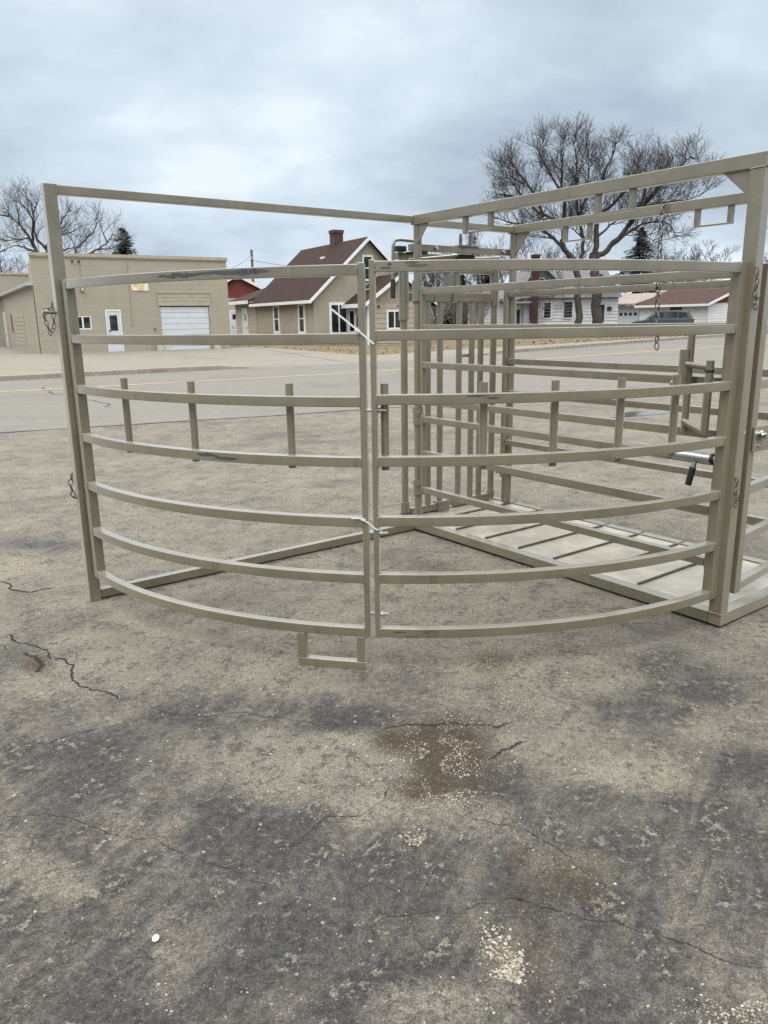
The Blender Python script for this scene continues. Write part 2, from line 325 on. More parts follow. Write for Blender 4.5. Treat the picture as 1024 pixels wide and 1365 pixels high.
CRACKS=[([(-1.312, 2.259), (-1.231, 2.247), (-1.155, 2.262), (-1.061, 2.233), (-0.982, 2.189), (-0.894, 2.149), (-0.829, 2.133), (-0.768, 2.131), (-0.724, 2.103), (-0.652, 2.057), (-0.547, 2.004), (-0.443, 1.937), (-0.35, 1.904)], 0.006), ([(-1.347, 2.695), (-1.26, 2.777), (-1.14, 2.824), (-1.035, 2.881), (-0.932, 2.903)], 0.006), ([(-2.025, 3.812), (-1.867, 3.684), (-1.757, 3.611), (-1.661, 3.496), (-1.595, 3.494), (-1.484, 3.305), (-1.403, 3.189), (-1.321, 3.15), (-1.172, 3.058)], 0.014), ([(-1.172, 3.058), (-1.05, 3.037), (-0.924, 2.935), (-0.773, 2.899), (-0.52, 2.892), (-0.359, 2.85), (-0.202, 2.807), (-0.034, 2.787)], 0.006), ([(-1.833, 3.568), (-1.746, 3.521), (-1.68, 3.433), (-1.662, 3.331)], 0.025), ([(-1.82, 3.78), (-1.693, 3.664)], 0.012), ([(-1.974, 3.665), (-1.911, 3.593)], 0.012), ([(-0.361, 2.069), (-0.281, 2.093), (-0.241, 2.176), (-0.219, 2.214), (-0.17, 2.223), (-0.094, 2.221), (-0.057, 2.261), (-0.014, 2.308), (0.014, 2.399)], 0.008), ([(-0.727, 1.748), (-0.669, 1.794), (-0.608, 1.842)], 0.006), ([(-1.164, 1.952), (-1.126, 2.016), (-1.135, 2.158)], 0.004), ([(-0.96, 1.531), (-0.92, 1.586), (-0.888, 1.643)], 0.005), ([(-0.585, 2.358), (-0.567, 2.471), (-0.548, 2.519)], 0.005), ([(-1.469, 2.769), (-1.375, 2.71), (-1.333, 2.681), (-1.298, 2.614)], 0.004), ([(-1.64, 3.653), (-1.564, 3.581), (-1.521, 3.47)], 0.005), ([(-0.016, 1.782), (0.088, 1.787), (0.192, 1.785), (0.249, 1.819), (0.347, 1.838), (0.398, 1.823), (0.455, 1.794), (0.558, 1.75), (0.668, 1.709), (0.756, 1.675), (0.826, 1.631), (0.896, 1.594), (0.954, 1.588)], 0.006), ([(0.342, 1.841), (0.373, 1.833), (0.399, 1.82)], 0.014), ([(0.377, 2.545), (0.411, 2.57), (0.446, 2.608), (0.535, 2.664)], 0.018), ([(-0.013, 2.772), (0.08, 2.814), (0.232, 2.809), (0.368, 2.791), (0.441, 2.774), (0.517, 2.817)], 0.014), ([(0.105, 2.889), (0.177, 2.903)], 0.01), ([(-0.014, 2.312), (0.006, 2.377)], 0.012), ([(0.248, 2.224), (0.352, 2.163), (0.464, 2.114), (0.522, 2.05), (0.598, 1.98)], 0.005), ([(0.413, 1.904), (0.478, 1.95), (0.571, 1.964), (0.627, 1.885), (0.579, 1.827), (0.519, 1.842)], 0.004), ([(-0.691, 5.058), (-0.627, 5.077), (-0.433, 5.134), (-0.237, 5.262), (-0.004, 5.274)], 0.006), ([(-0.043, 4.78), (0.099, 4.957), (0.26, 5.079), (0.42, 5.253), (0.557, 5.391)], 0.008), ([(-2.485, 4.68), (-2.192, 4.458), (-2.067, 4.548)], 0.02), ([(-2.908, 5.553), (-2.762, 5.606), (-2.517, 5.436)], 0.012), ([(-9.084, 20.807), (-7.1, 17.784), (-5.305, 14.937)], 0.05), ([(-1.551, 7.292), (-1.346, 7.381)], 0.01), ([(-0.555, 7.763), (0.221, 7.709)], 0.006)]
PEBBLE=(-0.627, 1.706)
BIG_TREE=[([(15.38, 0.7), (15.4, 1.19), (15.24, 3.32), (15.12, 4.93), (15.02, 6.2)], 0.5), ([(14.07, 0.71), (14.04, 1.21), (13.94, 3.34), (13.78, 4.95), (13.49, 5.91)], 0.34), ([(13.49, 5.91), (12.79, 6.55), (12.02, 7.34), (11.0, 8.13), (9.67, 8.46), (8.51, 8.63), (7.68, 9.11)], 0.24), ([(13.78, 4.95), (13.24, 5.91), (12.53, 7.02), (12.72, 8.27), (12.46, 8.58), (11.13, 9.06), (9.96, 9.84), (8.79, 10.62), (7.81, 10.78)], 0.3), ([(13.78, 4.95), (14.22, 6.21), (14.16, 7.47), (13.79, 9.02), (13.55, 9.95), (13.48, 11.46), (13.25, 12.96), (12.85, 14.73)], 0.24), ([(12.55, 8.42), (12.74, 9.65), (12.37, 10.72), (12.23, 12.23), (12.09, 13.71), (12.2, 14.89)], 0.22), ([(15.07, 5.88), (15.15, 7.46), (15.23, 9.16), (15.06, 10.69), (15.39, 12.19), (16.1, 13.81), (16.37, 14.69)], 0.34), ([(15.04, 5.88), (16.04, 6.5), (17.28, 7.89), (18.32, 9.58), (19.37, 10.78), (20.43, 11.82), (21.48, 12.85), (22.09, 13.29)], 0.32), ([(16.04, 6.5), (17.76, 8.04), (19.05, 8.49), (20.53, 8.47), (21.64, 7.05)], 0.18), ([(17.28, 7.89), (18.45, 10.03), (18.68, 11.39), (18.71, 13.19)], 0.18), ([(18.32, 9.58), (20.1, 9.86), (21.72, 9.99), (22.68, 10.28)], 0.14), ([(15.23, 9.16), (16.17, 9.91), (17.4, 11.11), (18.11, 12.6), (18.19, 13.78)], 0.2), ([(13.56, 4.31), (12.67, 3.52), (12.02, 2.88), (11.54, 2.23)], 0.09), ([(12.37, 10.72), (11.51, 11.94), (10.49, 13.44), (10.31, 14.18)], 0.13), ([(11.13, 9.06), (10.26, 10.75), (8.9, 12.72), (8.41, 13.17)], 0.16), ([(13.79, 9.02), (14.33, 10.7), (14.23, 12.65), (14.0, 14.13)], 0.14), ([(19.37, 10.78), (19.91, 12.28), (20.29, 13.61)], 0.1), ([(20.43, 11.82), (21.88, 11.95), (22.66, 12.24)], 0.1), ([(9.96, 9.84), (8.77, 11.68), (7.94, 12.29)], 0.1), ([(15.15, 7.46), (16.25, 8.53), (17.53, 9.13), (18.5, 9.27)], 0.14), ([(14.16, 7.47), (13.31, 8.1), (13.09, 9.19)], 0.1), ([(17.76, 8.04), (18.96, 7.4), (20.01, 6.61)], 0.1)]
LEFT_TREE=[([(-28.12, 1.92), (-27.9, 4.74), (-27.88, 5.9)], 0.45), ([(-27.88, 5.9), (-28.01, 7.28), (-28.47, 8.42), (-28.68, 9.1), (-29.35, 10.35), (-29.99, 10.91), (-30.65, 11.25)], 0.32), ([(-28.01, 7.28), (-28.7, 7.97), (-29.5, 8.32), (-30.2, 8.45), (-31.1, 8.01)], 0.2), ([(-27.88, 5.9), (-27.32, 7.5), (-27.48, 8.18), (-27.99, 8.87), (-28.01, 9.66), (-27.34, 11.21), (-27.3, 12.53)], 0.26), ([(-28.47, 8.42), (-28.27, 9.55), (-27.68, 10.43), (-27.82, 11.21), (-28.5, 12.32), (-29.77, 12.56)], 0.18), ([(-28.68, 9.1), (-29.41, 9.0), (-30.97, 8.91)], 0.14), ([(-27.48, 8.18), (-26.92, 8.85), (-25.91, 9.29), (-24.67, 9.72), (-23.66, 10.27)], 0.16), ([(-27.88, 5.9), (-26.42, 7.03), (-25.18, 7.3), (-24.91, 7.58), (-24.98, 8.04), (-24.19, 8.7), (-22.75, 9.92), (-22.54, 10.81)], 0.26), ([(-26.42, 7.03), (-24.52, 6.77), (-23.98, 7.28), (-22.96, 7.89), (-21.94, 8.45), (-21.0, 9.56)], 0.24), ([(-22.96, 7.89), (-21.76, 7.88), (-20.52, 8.31)], 0.13), ([(-27.2, 7.5), (-25.83, 7.93), (-24.84, 8.26), (-25.24, 8.94)], 0.14), ([(-26.92, 8.85), (-25.86, 9.74), (-25.14, 10.84), (-24.22, 11.61)], 0.15), ([(-29.35, 10.35), (-29.07, 11.56), (-29.11, 13.1)], 0.12), ([(-29.99, 10.91), (-30.58, 11.8), (-31.21, 12.36)], 0.1), ([(-30.65, 11.25), (-32.02, 11.6), (-32.89, 12.16)], 0.12), ([(-30.97, 8.91), (-32.34, 9.38), (-33.37, 10.51)], 0.12), ([(-31.1, 8.01), (-32.36, 7.57)], 0.1), ([(-21.94, 8.45), (-22.28, 9.8), (-22.46, 10.36)], 0.1), ([(-27.34, 11.21), (-26.78, 11.97), (-26.33, 12.73)], 0.09)]
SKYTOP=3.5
EXPO=0.24

# ------------------------------------------------------------------ terrain and setting (metres; s runs along the road, n across it)
def sm(x,a,b):
    t=min(1,max(0,(x-a)/(b-a))); return t*t*(3-2*t)
CA,SA=math.cos(R_(30)),.5
def terr(x,y):
    s=CA*x+SA*y; n=-SA*x+CA*y
    k=sm(n,25,38)
    return .25*sm(s,8,40)*sm(n,8,26)*(1-k)+.35*k
def xy(s,n): return (CA*s-SA*n, SA*s+CA*n)
def interp(tab,s):
    if s<=tab[0][0]: return tab[0][1]
    for (a,u),(b,v) in zip(tab,tab[1:]):
        if s<=b: return u+(v-u)*(s-a)/(b-a)
    return tab[-1][1]
JOINT=[(-60,16),(.76,13.1),(4.9,12.6),(10.4,12.15),(13.3,11.85),(40,10),(90,8),(200,6)]
YELLOW=[(-60,21.2),(1.4,21.4),(8,21.5),(12,21.6),(14,21.8),(17,22.25),(20.3,22.7),(25.3,23.1),(30.6,23.4),(45,24.6),(90,29),(200,40)]
CURBL=[(-60,24),(1.7,25.65),(6.2,26.1),(9.6,26.25),(17,26.3),(20,26.55),(24.4,27.4),(30.8,28.6),(36.9,30.2),(47.9,33),(90,44),(200,72)]
LAWNE=[(13.9,60),(13.95,41),(15.1,34.2),(16.3,29.6),(19.2,29.75),(21.5,30.5),(25.2,30.8),(32.5,31.8),(41,33.7),(60,39.2),(90,48),(200,76)]
def frange(a,b,d):
    r=[];x=a
    while x<b-1e-6: r.append(x); x+=d
    r.append(b); return r
def strip(name,mat,ss,lo,hi,rows,dz=0,zfun=None):
    m=MB(); vs=[];fs=[]
    for s in ss:
        a=lo(s);b=hi(s)
        for k in range(rows+1):
            n=a+(b-a)*k/rows; x,y=xy(s,n); vs.append((x,y,terr(x,y)+dz))
    for i in range(len(ss)-1):
        for k in range(rows):
            q=i*(rows+1)+k; fs.append((q,q+rows+1,q+rows+2,q+1))
    m.add(vs,fs); o=m.build(name,mat); o['kind']='structure'; return o
SS=frange(-60,-4,4)+frange(-3.5,50,.5)+frange(52,90,2)+frange(95,200,7)
# parking lot sheet, fine where it is seen close
def lot():
    ss=frange(-60,-4,3)[:-1]+frange(-4,8,.06)+frange(8.3,16,.3)+frange(17,40,1)+frange(45,200,10)
    nn=[-40,-25,-15,-9,-6,-4,-3]+frange(-2.4,8,.06)
    vs=[];fs=[]
    tail=[.12,.25,.4,.55,.7,.85,1.0]
    for s in ss:
        j=interp(JOINT,s)
        row=list(nn)
        for t in tail: row.append(8+(j-8)*t if j>8 else 8+.001*t)
        for n in row:
            x,y=xy(s,n); z=terr(x,y)
            if y<9: z+=.006*noise.noise((x*.55,y*.55,3.1))
            vs.append((x,y,z))
    L=len(nn)+len(tail)
    for i in range(len(ss)-1):
        for k in range(L-1):
            q=i*L+k; fs.append((q,q+L,q+L+1,q+1))
    m=MB(); m.add(vs,fs); o=m.build('parking_lot',ASPHALT,smooth=True); o['kind']='structure'
    A=np.array(vs)[:,:2]
    for nm,tab in (('stain_dark',DARK),('stain_brown',BROWN)):
        w=np.zeros(len(vs),dtype=np.float32)
        for cx,cy,ax,ay,bx,by,amp in tab:
            det=ax*by-ay*bx; dx=A[:,0]-cx; dy=A[:,1]-cy
            u=(dx*by-dy*bx)/det; v=(ax*dy-ay*dx)/det
            amp=amp*1.8 if amp<0 else amp
            w+=(amp*np.exp(-(u*u+v*v)*.9)).astype(np.float32)
        at=o.data.attributes.new(nm,'FLOAT','POINT'); at.data.foreach_set('value',w)
    return o
LOT=lot()
strip('road',ROAD,SS,lambda s:interp(JOINT,s),lambda s:interp(CURBL,s),14)
strip('road_joint',JOINTM,frange(-30,60,.7),lambda s:interp(JOINT,s)-.035-.02*math.sin(s*3),lambda s:interp(JOINT,s)+.03+.02*math.sin(s*2.1+1),1,.006)
strip('road_line',YEL,SS,lambda s:interp(YELLOW,s)-.085,lambda s:interp(YELLOW,s)+.085,1,.006)
strip('driveway',APRON,[s for s in SS if s<13.9]+[13.9],lambda s:interp(CURBL,s)+.001,lambda s:62,24)
strip('sidewalk',APRON,[13.95]+[s for s in SS if s>13.95],lambda s:interp(CURBL,s)+.001,lambda s:interp(LAWNE,s),10)
lawn=strip('lawn',GRASS,[13.95]+[s for s in SS if s>13.95],lambda s:interp(LAWNE,s),lambda s:max(interp(LAWNE,s)+60,110),30,.0)
# the far ground, one sheet out to the horizon just below the near sheets
def far_ground():
    g=[-900,-500,-300,-200,-150,-110,-80]+frange(-60,120,6)+[150,200,300,500,900]
    h=[14,20]+frange(26,70,4)+[80,100,130,170,230,320,500,900]
    vs=[];fs=[]
    for s in g:
        for n in h:
            x,y=xy(s,n); vs.append((x,y,terr(x,y)-.12))
    L=len(h)
    for i in range(len(g)-1):
        for k in range(L-1):
            q=i*L+k; fs.append((q,q+L,q+L+1,q+1))
    m=MB(); m.add(vs,fs); o=m.build('field',GRASS); o['kind']='structure'
far_ground()
def kerb(name,s0,s1,ta,tb):
    m=MB(); ss=frange(s0,s1,.5); b=0
    for i,s in enumerate(ss):
        h=.14*min(1,(s-s0)/ta if ta else 1,(s1-s)/tb if tb else 1)+.012
        n0=interp(CURBL,s)
        for dn,dz in ((-.03,-.05),(0,h*.9),(.03,h),(.17,h),(.2,-.05)):
            x,y=xy(s,n0+dn); m.v.append((x,y,terr(x,y)+dz))
    for i in range(len(ss)-1):
        for k in range(4):
            q=i*5+k; m.f.append((q,q+5,q+6,q+1))
    o=m.build(name,CURB); o['kind']='structure'; return o
kerb('kerb',-50,10,0,1.5); kerb('kerb',19.5,150,2.0,0)
# cracks in the old paving: ragged thin ribbons of dirt lying in them
def cracks():
    m=MB(); r=random.Random(3)
    for pts,w in CRACKS:
        w*=1.25; P=[Vector((a,b)) for a,b in pts]
        for it in range(4):
            Q=[P[0]]
            for a,b in zip(P,P[1:]):
                d=b-a; mid=(a+b)/2+Vector((-d.y,d.x))*r.uniform(-.13,.13)
                if d.length>.012: Q.append(mid)
                Q.append(b)
            P=Q
        N=len(P); L=[];
        for i,p in enumerate(P):
            d=(P[min(i+1,N-1)]-P[max(i-1,0)]); d.normalize() if d.length>0 else None
            nrm=Vector((-d.y,d.x)); e=min(1,i/3,(N-1-i)/3)
            if w>.015: e=min(e,1); a=w*r.uniform(.15,1.0)*e/2; c=w*r.uniform(.15,1.0)*e/2
            else: k_=.35+.65*abs(noise.noise((p.x*7,p.y*7,9)))*2; a=w*r.uniform(.1,.7)*e/2*k_; c=w*r.uniform(.1,.7)*e/2*k_
            for q in (p+nrm*a,p-nrm*c): L.append((q.x,q.y,terr(q.x,q.y)+(.006*noise.noise((q.x*.55,q.y*.55,3.1)) if q.y<9 else 0)+.0012))
        m.add(L,[(2*i,2*i+1,2*i+3,2*i+2) for i in range(N-1) if noise.noise((P[i].x*5,P[i].y*5,w*100))<.42])
    o=m.build('pavement_cracks',CRACKM); o['kind']='structure'
cracks()
def gravel():
    m=MB(); r=random.Random(11)
    base=[(1,0,0),(-1,0,0),(0,1,0),(0,-1,0),(0,0,1),(0,0,-1)]
    fc=[(0,2,4),(2,1,4),(1,3,4),(3,0,4),(2,0,5),(1,2,5),(3,1,5),(0,3,5)]
    def stone(x,y,s):
        sx,sy,sz=s*r.uniform(.4,.75),s*r.uniform(.3,.6),s*r.uniform(.25,.45); a=r.uniform(0,6.28); ca,sa=math.cos(a),math.sin(a)
        z0=.006*noise.noise((x*.55,y*.55,3.1)); vs=[]
        for bx,by,bz in base:
            bx=bx*sx+r.uniform(-.18,.18)*s; by=by*sy+r.uniform(-.18,.18)*s; bz=bz*sz
            vs.append((x+bx*ca-by*sa,y+bx*sa+by*ca,z0+sz*.45+bz))
        m.add(vs,fc)
    for cx,cy,ax,ay,bx,by,n,s in GRAVEL:
        for _ in range(int(n*2.2)):
            u,v=r.gauss(0,.55),r.gauss(0,.55); x=cx+u*ax+v*bx; y=cy+u*ay+v*by
            if noise.noise((x*9,y*9,5))<-.12: continue
            stone(x,y,s*r.choice((.25,.32,.4,.5,.65,.95)))
    for _ in range(1700):
        y=1.1+r.random()**1.6*6.5; x=r.uniform(-.75,.75)*(y+.4); stone(x,y,r.choice((.002,.0025,.003,.004,.005)))
    o=m.build('loose_gravel',GRAVELM,fixn=False); o['kind']='stuff'
gravel()
def pebble():
    m=MB(); x,y=PEBBLE; b=bmesh.new(); bmesh.ops.create_icosphere(b,subdivisions=3,radius=.0105)
    m.v=[(v.co.x*.85+x+.002*noise.noise(v.co*90),v.co.y*1.15+y,v.co.z*.55+.006) for v in b.verts]; m.f=[tuple(v.index for v in f.verts) for f in b.faces]; b.free()
    tag(m.build('pebble',simple('cream_pebble',(.78,.72,.56),.6,.06,60),smooth=True),'single cream white pebble on the dark asphalt in front of the gates','stone')
pebble()
def puddle(cx,cy,ax,ay,seed,label):
    m=MB(); N=40; vs=[]
    for k in range(N):
        t=2*PI*k/N; q=1+.45*noise.noise((math.cos(t)*1.3,math.sin(t)*1.3,seed))
        x=cx+(ax*math.cos(t)*CA-ay*math.sin(t)*SA)*q; y=cy+(ax*math.cos(t)*SA+ay*math.sin(t)*CA)*q; vs.append((x,y,terr(x,y)+.006))
    m.add(vs,[tuple(range(N))]); o=m.build('puddle',WATER); o['kind']='structure'
puddle(4.45,13.0,.75,.25,1,''); puddle(6.6,12.7,.5,.2,5,'')

# ------------------------------------------------------------------ cattle handling cage and tub (local u along the cage, w across it)
P0=(.26802,5.77278); ROT=-2.498246+PI/2
RAD=2.4853
def tubloc(u,w,z=0):
    c,s=math.cos(ROT),math.sin(ROT); return (P0[0]+u*c-w*s,P0[1]+u*s+w*c,z)
def cyl(th,z,r=RAD):      # 0 degrees at the left post, 90 at the right post
    t=R_(th); return (r*math.sin(t),-r*math.cos(t),z)
def tubthing(name,label,cat,u,w,z=0,group=None): return thing(name,label,cat,tubloc(u,w,z),ROT,group,off=(u,w,z))
BV=.0035
cage=tubthing('cattle_handling_cage','olive tan steel cattle alley with overhead beams, plate floor and barred head gate','livestock cage',0,0)
def part(name,fn,mat=PAINT,parent=None,bevel=BV,smooth=False):
    m=MB(); fn(m); return m.build(name,mat,parent or cage,bevel=bevel,smooth=smooth)
T=.045
# base frame and floor
for bx in ((-.24,2.445,-.03,.045,.016,.078),(-.24,2.445,.99,1.062,.016,.078),(2.447,2.52,-.03,1.062,.014,.0785),(-.24,-.18,.047,.988,.016,.076)): part('base_beam',lambda m:m.box(*bx))
for bx in ((-.22,2.44,-.015,.03,0,.0155),(-.22,2.44,1.0,1.045,0,.0155),(2.45,2.5,-.01,1.04,0,.0135)): part('shade_strip',lambda m:m.box(*bx),BLACK,bevel=0)  # black strips added under the base frame, standing in for its shadow gap
part('floor_plate',lambda m:m.box(-.178,2.446,.046,.989,.05,.068),PLATE,bevel=0)
for u in (.05,.37,.68,1.0,1.31,1.63,1.95,2.26):
    r=random.Random(int(u*100)); k=r.uniform(.45,.55)
    for bx in ((u-.006,u+.006,.06,k-.006,.0685,.082),(u-.006,u+.006,k+.006,.975,.0685,.082),(u-.008,u+.008,1.0,1.05,.0785,.082)): part('floor_cleat',lambda m:m.box(*bx),DARKP,bevel=0)  # cleats darker than the plate, their shading put into the colour
# posts
part('pivot_post',lambda m:m.tube([(0,0,.079),(0,0,2.2535)],.03,20),smooth='auto',bevel=0)
part('pivot_post',lambda m:m.tube([(0,.985,.079),(0,.985,2.243)],.031,20),smooth='auto',bevel=0)
pR=part('corner_post',lambda m:m.box(2.45,2.52,-.035,.035,.079,2.2535))
part('corner_post',lambda m:m.box(2.45,2.52,.95,1.02,.079,2.243))
pL=part('corner_post',lambda m:m.box(-.065,.0,-2.515,-2.45,0,2.318))
part('top_beam',lambda m:m.box(-.035,2.525,-.034,.031,2.2545,2.32))
part('top_beam',lambda m:m.box(-.035,2.525,.953,1.018,2.244,2.306))
part('cross_beam',lambda m:m.box(-.028,.028,.033,.951,2.25,2.296))
part('cross_beam',lambda m:m.box(2.46,2.515,.033,.951,2.25,2.3))
part('boom_arm',lambda m:m.box(-.055,-.005,-2.449,-.0355,2.268,2.314))
part('ground_bar',lambda m:m.box(-.06,-.01,-2.448,-.031,.013,.066))
part('gusset',lambda m:m.prism([(.028,2.254),(.14,2.254),(.028,2.12)],'y',-.02,-.012))
part('gusset',lambda m:m.prism([(.03,2.2435),(.17,2.2435),(.03,2.08)],'y',.975,.983))
part('gusset',lambda m:m.prism([(2.4495,2.254),(2.31,2.254),(2.4495,2.13)],'y',-.02,-.012))
for b,zt,us in ((0,2.2542,((.49,.755),(1.56,1.815))),(.985,2.2438,((.505,.755),(1.56,1.81)))):
    for u0,u1 in us:
        part('drop_hook',lambda m:(m.box(u0,u0+.03,b-.02,b+.012,zt-.095,zt),m.box(u1-.03,u1,b-.02,b+.012,zt-.095,zt),m.box(u0,u1,b-.022,b+.014,zt-.104,zt-.0955)),bevel=.002)
# side panels
def rails(zs,u0,u1,w,h=T):
    for z in zs: part('side_rail',lambda m:m.box(u0,u1,w-T/2,w+T/2,z-h,z))
def stile(*bx): part('side_stile',lambda m:m.box(*bx))
stile(.04,.074,-.017,.017,.985,1.83); stile(2.395,2.44,-.024,.024,.985,1.83)
rails((1.82,1.565,1.3,1.035),.0785,2.3945,0)
part('pivot_sleeve',lambda m:m.tube([(0,0,1.73),(0,0,1.875)],.041,20),bevel=0,smooth='auto')
part('red_washer',lambda m:m.tube([(0,0,1.718),(0,0,1.7295)],.036,16),REDM,bevel=0)
stile(.04,.074,-.017,.017,.3,.91); stile(2.395,2.44,-.024,.024,.3,.91)
rails((.9,.64,.36),.0785,2.3945,0)
for z0,z1 in ((.83,.965),(.29,.405)):
    part('pivot_sleeve',lambda m:(m.tube([(0,0,z0),(0,0,(z0+z1)/2-.004),(0,0,(z0+z1)/2-.0035),(0,0,(z0+z1)/2+.0035),(0,0,(z0+z1)/2+.004),(0,0,z1)],[.041,.041,.034,.034,.041,.041],20),m.tube([(-.055,-.02,(z0+z1)/2+.03),(.05,-.02,(z0+z1)/2+.03)],.008,8)),bevel=0,smooth='auto')
stile(-.03,.004,.915,.948,1.0,1.82); stile(2.39,2.44,.955,1.0,1.0,1.82)
rails((1.81,1.55,1.285,1.03),.0125,2.3895,.945)
stile(-.03,.004,.915,.948,.3,.86); stile(2.39,2.44,.955,1.0,.3,.86)
rails((.62,),.0125,2.3895,.945); rails((.372,),-.12,2.3895,.975,.055)
part('foot_stub',lambda m:m.box(-.02,.02,.93,.97,.079,.316))
# head gate at the back end
hg=part('head_gate',lambda m:m.box(-.235,-.185,-.03,1.02,2.035,2.084))
part('head_beam',lambda m:m.box(-.085,-.035,-.02,1.005,2.085,2.132),parent=hg)
part('gate_post',lambda m:(m.tube([(-.165,0,.1),(-.165,0,1.62)],.028,18),m.tube([(-.165,0,1.6),(-.165,0,2.034)],.038,18),m.tube([(-.165,0,.115),(-.165,0,.2)],.038,18)),parent=hg,bevel=0,smooth='auto')
part('post_foot',lambda m:m.tube([(-.165,0,.076),(-.165,0,.0995)],.045,14),BLACK,parent=hg,bevel=0)
part('gate_post',lambda m:(m.tube([(-.165,.945,.09),(-.165,.945,1.71)],.028,18),m.tube([(-.165,.945,1.7),(-.165,.945,2.034)],.038,18),m.tube([(-.165,.945,.1),(-.165,.945,.16)],.036,18)),parent=hg,bevel=0,smooth='auto')
for w0,w1,zz in ((.05,.46,0),(.5,.905,.004)):
    for bx in ((-.19,-.145,w0,w1,1.945,1.992),(-.192,-.143,w1-.05 if w0<.2 else w0,w1 if w0<.2 else w0+.05,1.802,1.944),(-.195,-.14,w0+.005,w1,1.736,1.8),(-.19,-.145,w0,w1,.085,.14)): part('leaf_rail',lambda m:m.box(*bx),parent=hg)
bars=((.235,-.165),(.36,-.165),(.562,-.165),(.7,-.165),(.8,-.165),(.11,-.165))
for w,u in bars[:5]: part('gate_bar',lambda m:m.box(u-.017,u+.017,w-.019,w+.019,.1405,1.7355),parent=hg)
for bx in ((-.2,-.135,.28,.33,1.728,1.808),(-.2,-.135,.47,.53,1.728,1.808),(-.2,-.135,.32,.45,.07,.155)): part('bar_collar',lambda m:m.box(*bx),parent=hg)
for w in (.36,.6): part('bolt',lambda m:m.tube([(-.2,w,1.765),(-.2-.0,w+.03,1.79),(-.205,w+.045,1.745)],.006,6),DARKP,parent=hg,bevel=0)
for bx in ((-.178,-.1,.5,.66,2.03,2.084),(-.2,-.15,-.06,.02,2.086,2.125),(-.15,-.05,.01,.14,2.065,2.083)): part('rubber_bumper',lambda m:m.box(*bx),BLACK,parent=hg)
part('bolt_plate',lambda m:(m.box(-.1,-.02,.43,.64,2.133,2.141),m.tube([(-.06,.47,2.141),(-.06,.47,2.2)],.014,8),m.tube([(-.06,.57,2.141),(-.06,.57,2.215)],.014,8)),parent=hg,bevel=0)
part('bolt_tip',lambda m:m.tube([(-.06,.47,2.2),(-.06,.47,2.225)],.009,8),DARKP,parent=hg,bevel=0); part('bolt_tip',lambda m:m.tube([(-.06,.57,2.215),(-.06,.57,2.245)],.009,8),DARKP,parent=hg,bevel=0)
for w in (.2,.9): part('bolt_head',lambda m:m.tube([(-.034,w,2.108),(-.012,w,2.108)],.014,8),ZINC,parent=hg,bevel=0)
part('pull_bar',lambda m:m.tube([(-.13,.02,2.02),(-.13,.5,2.07)],.016,8),parent=hg,bevel=0,smooth='auto'); part('pull_bar',lambda m:m.tube([(-.13,.62,2.05),(-.13,.95,2.07)],.014,8),parent=hg,bevel=0,smooth='auto')
lev=part('lever',lambda m:m.tube([(-.17,.13,2.165),(-.17,-.03,2.17),(-.17,-.075,2.16),(-.17,-.09,2.12),(-.17,-.095,1.88)],.013,10),parent=hg,bevel=0,smooth='auto')
part('lever_grip',lambda m:m.tube([(-.17,-.095,1.89),(-.17,-.096,1.755)],.018,10),BLACK,parent=lev,bevel=0,smooth='auto')
part('drop_rod',lambda m:(m.tube([(-.215,.6,.92),(-.215,.6,1.31)],.009,8),m.tube([(-.215,.6,1.31),(-.215,.6,1.345)],.018,8),m.box(-.215,-.19,.575,.7,1.3,1.325)),ROD,parent=hg,bevel=0)
# latch handle and slide latch on the near side panel
lh=part('latch_handle',lambda m:(m.tube([(2.235,-.05,1.02),(2.235,-.05,1.53)],.019,12),m.tube([(2.215,-.06,1.25),(2.215,-.06,1.435)],.03,14),m.tube([(2.235,-.075,1.362),(2.36,-.075,1.352)],.016,10),
    m.tube([(2.362,-.075,1.385),(2.362,-.075,1.02)],.02,12),m.tube([(2.24,-.075,1.075),(2.35,-.075,1.03)],.017,10),m.tube([(2.14,-.05,1.26),(2.2,-.05,1.268)],.014,8)),bevel=0,smooth='auto')
for z in (1.265,1.333): part('bushing',lambda m:m.tube([(2.362,-.075,z-.006),(2.362,-.075,z+.006)],.0225,12),BLACK,parent=lh,bevel=0)
sl=part('slide_latch',lambda m:(m.tube([(2.13,-.05,.893),(2.2,-.05,.894)],.017,12),m.tube([(2.19,-.05,.894),(2.415,-.05,.894)],.026,14),m.tube([(2.41,-.05,.894),(2.46,-.05,.894)],.021,12),m.tube([(2.315,-.055,.873),(2.306,-.06,.82)],.011,8)),ZINC,bevel=0,smooth='auto')
part('latch_collar',lambda m:m.tube([(2.4,-.05,.894),(2.416,-.05,.894)],.028,14),BLACK,parent=sl,bevel=0)
part('latch_grip',lambda m:m.tube([(2.308,-.06,.838),(2.29,-.062,.745)],.017,10),BLACK,parent=sl,bevel=0,smooth='auto')
part('gate_stop',lambda m:m.box(-.03,.02,-2.44,-2.4255,.93,1.06),DARKP)

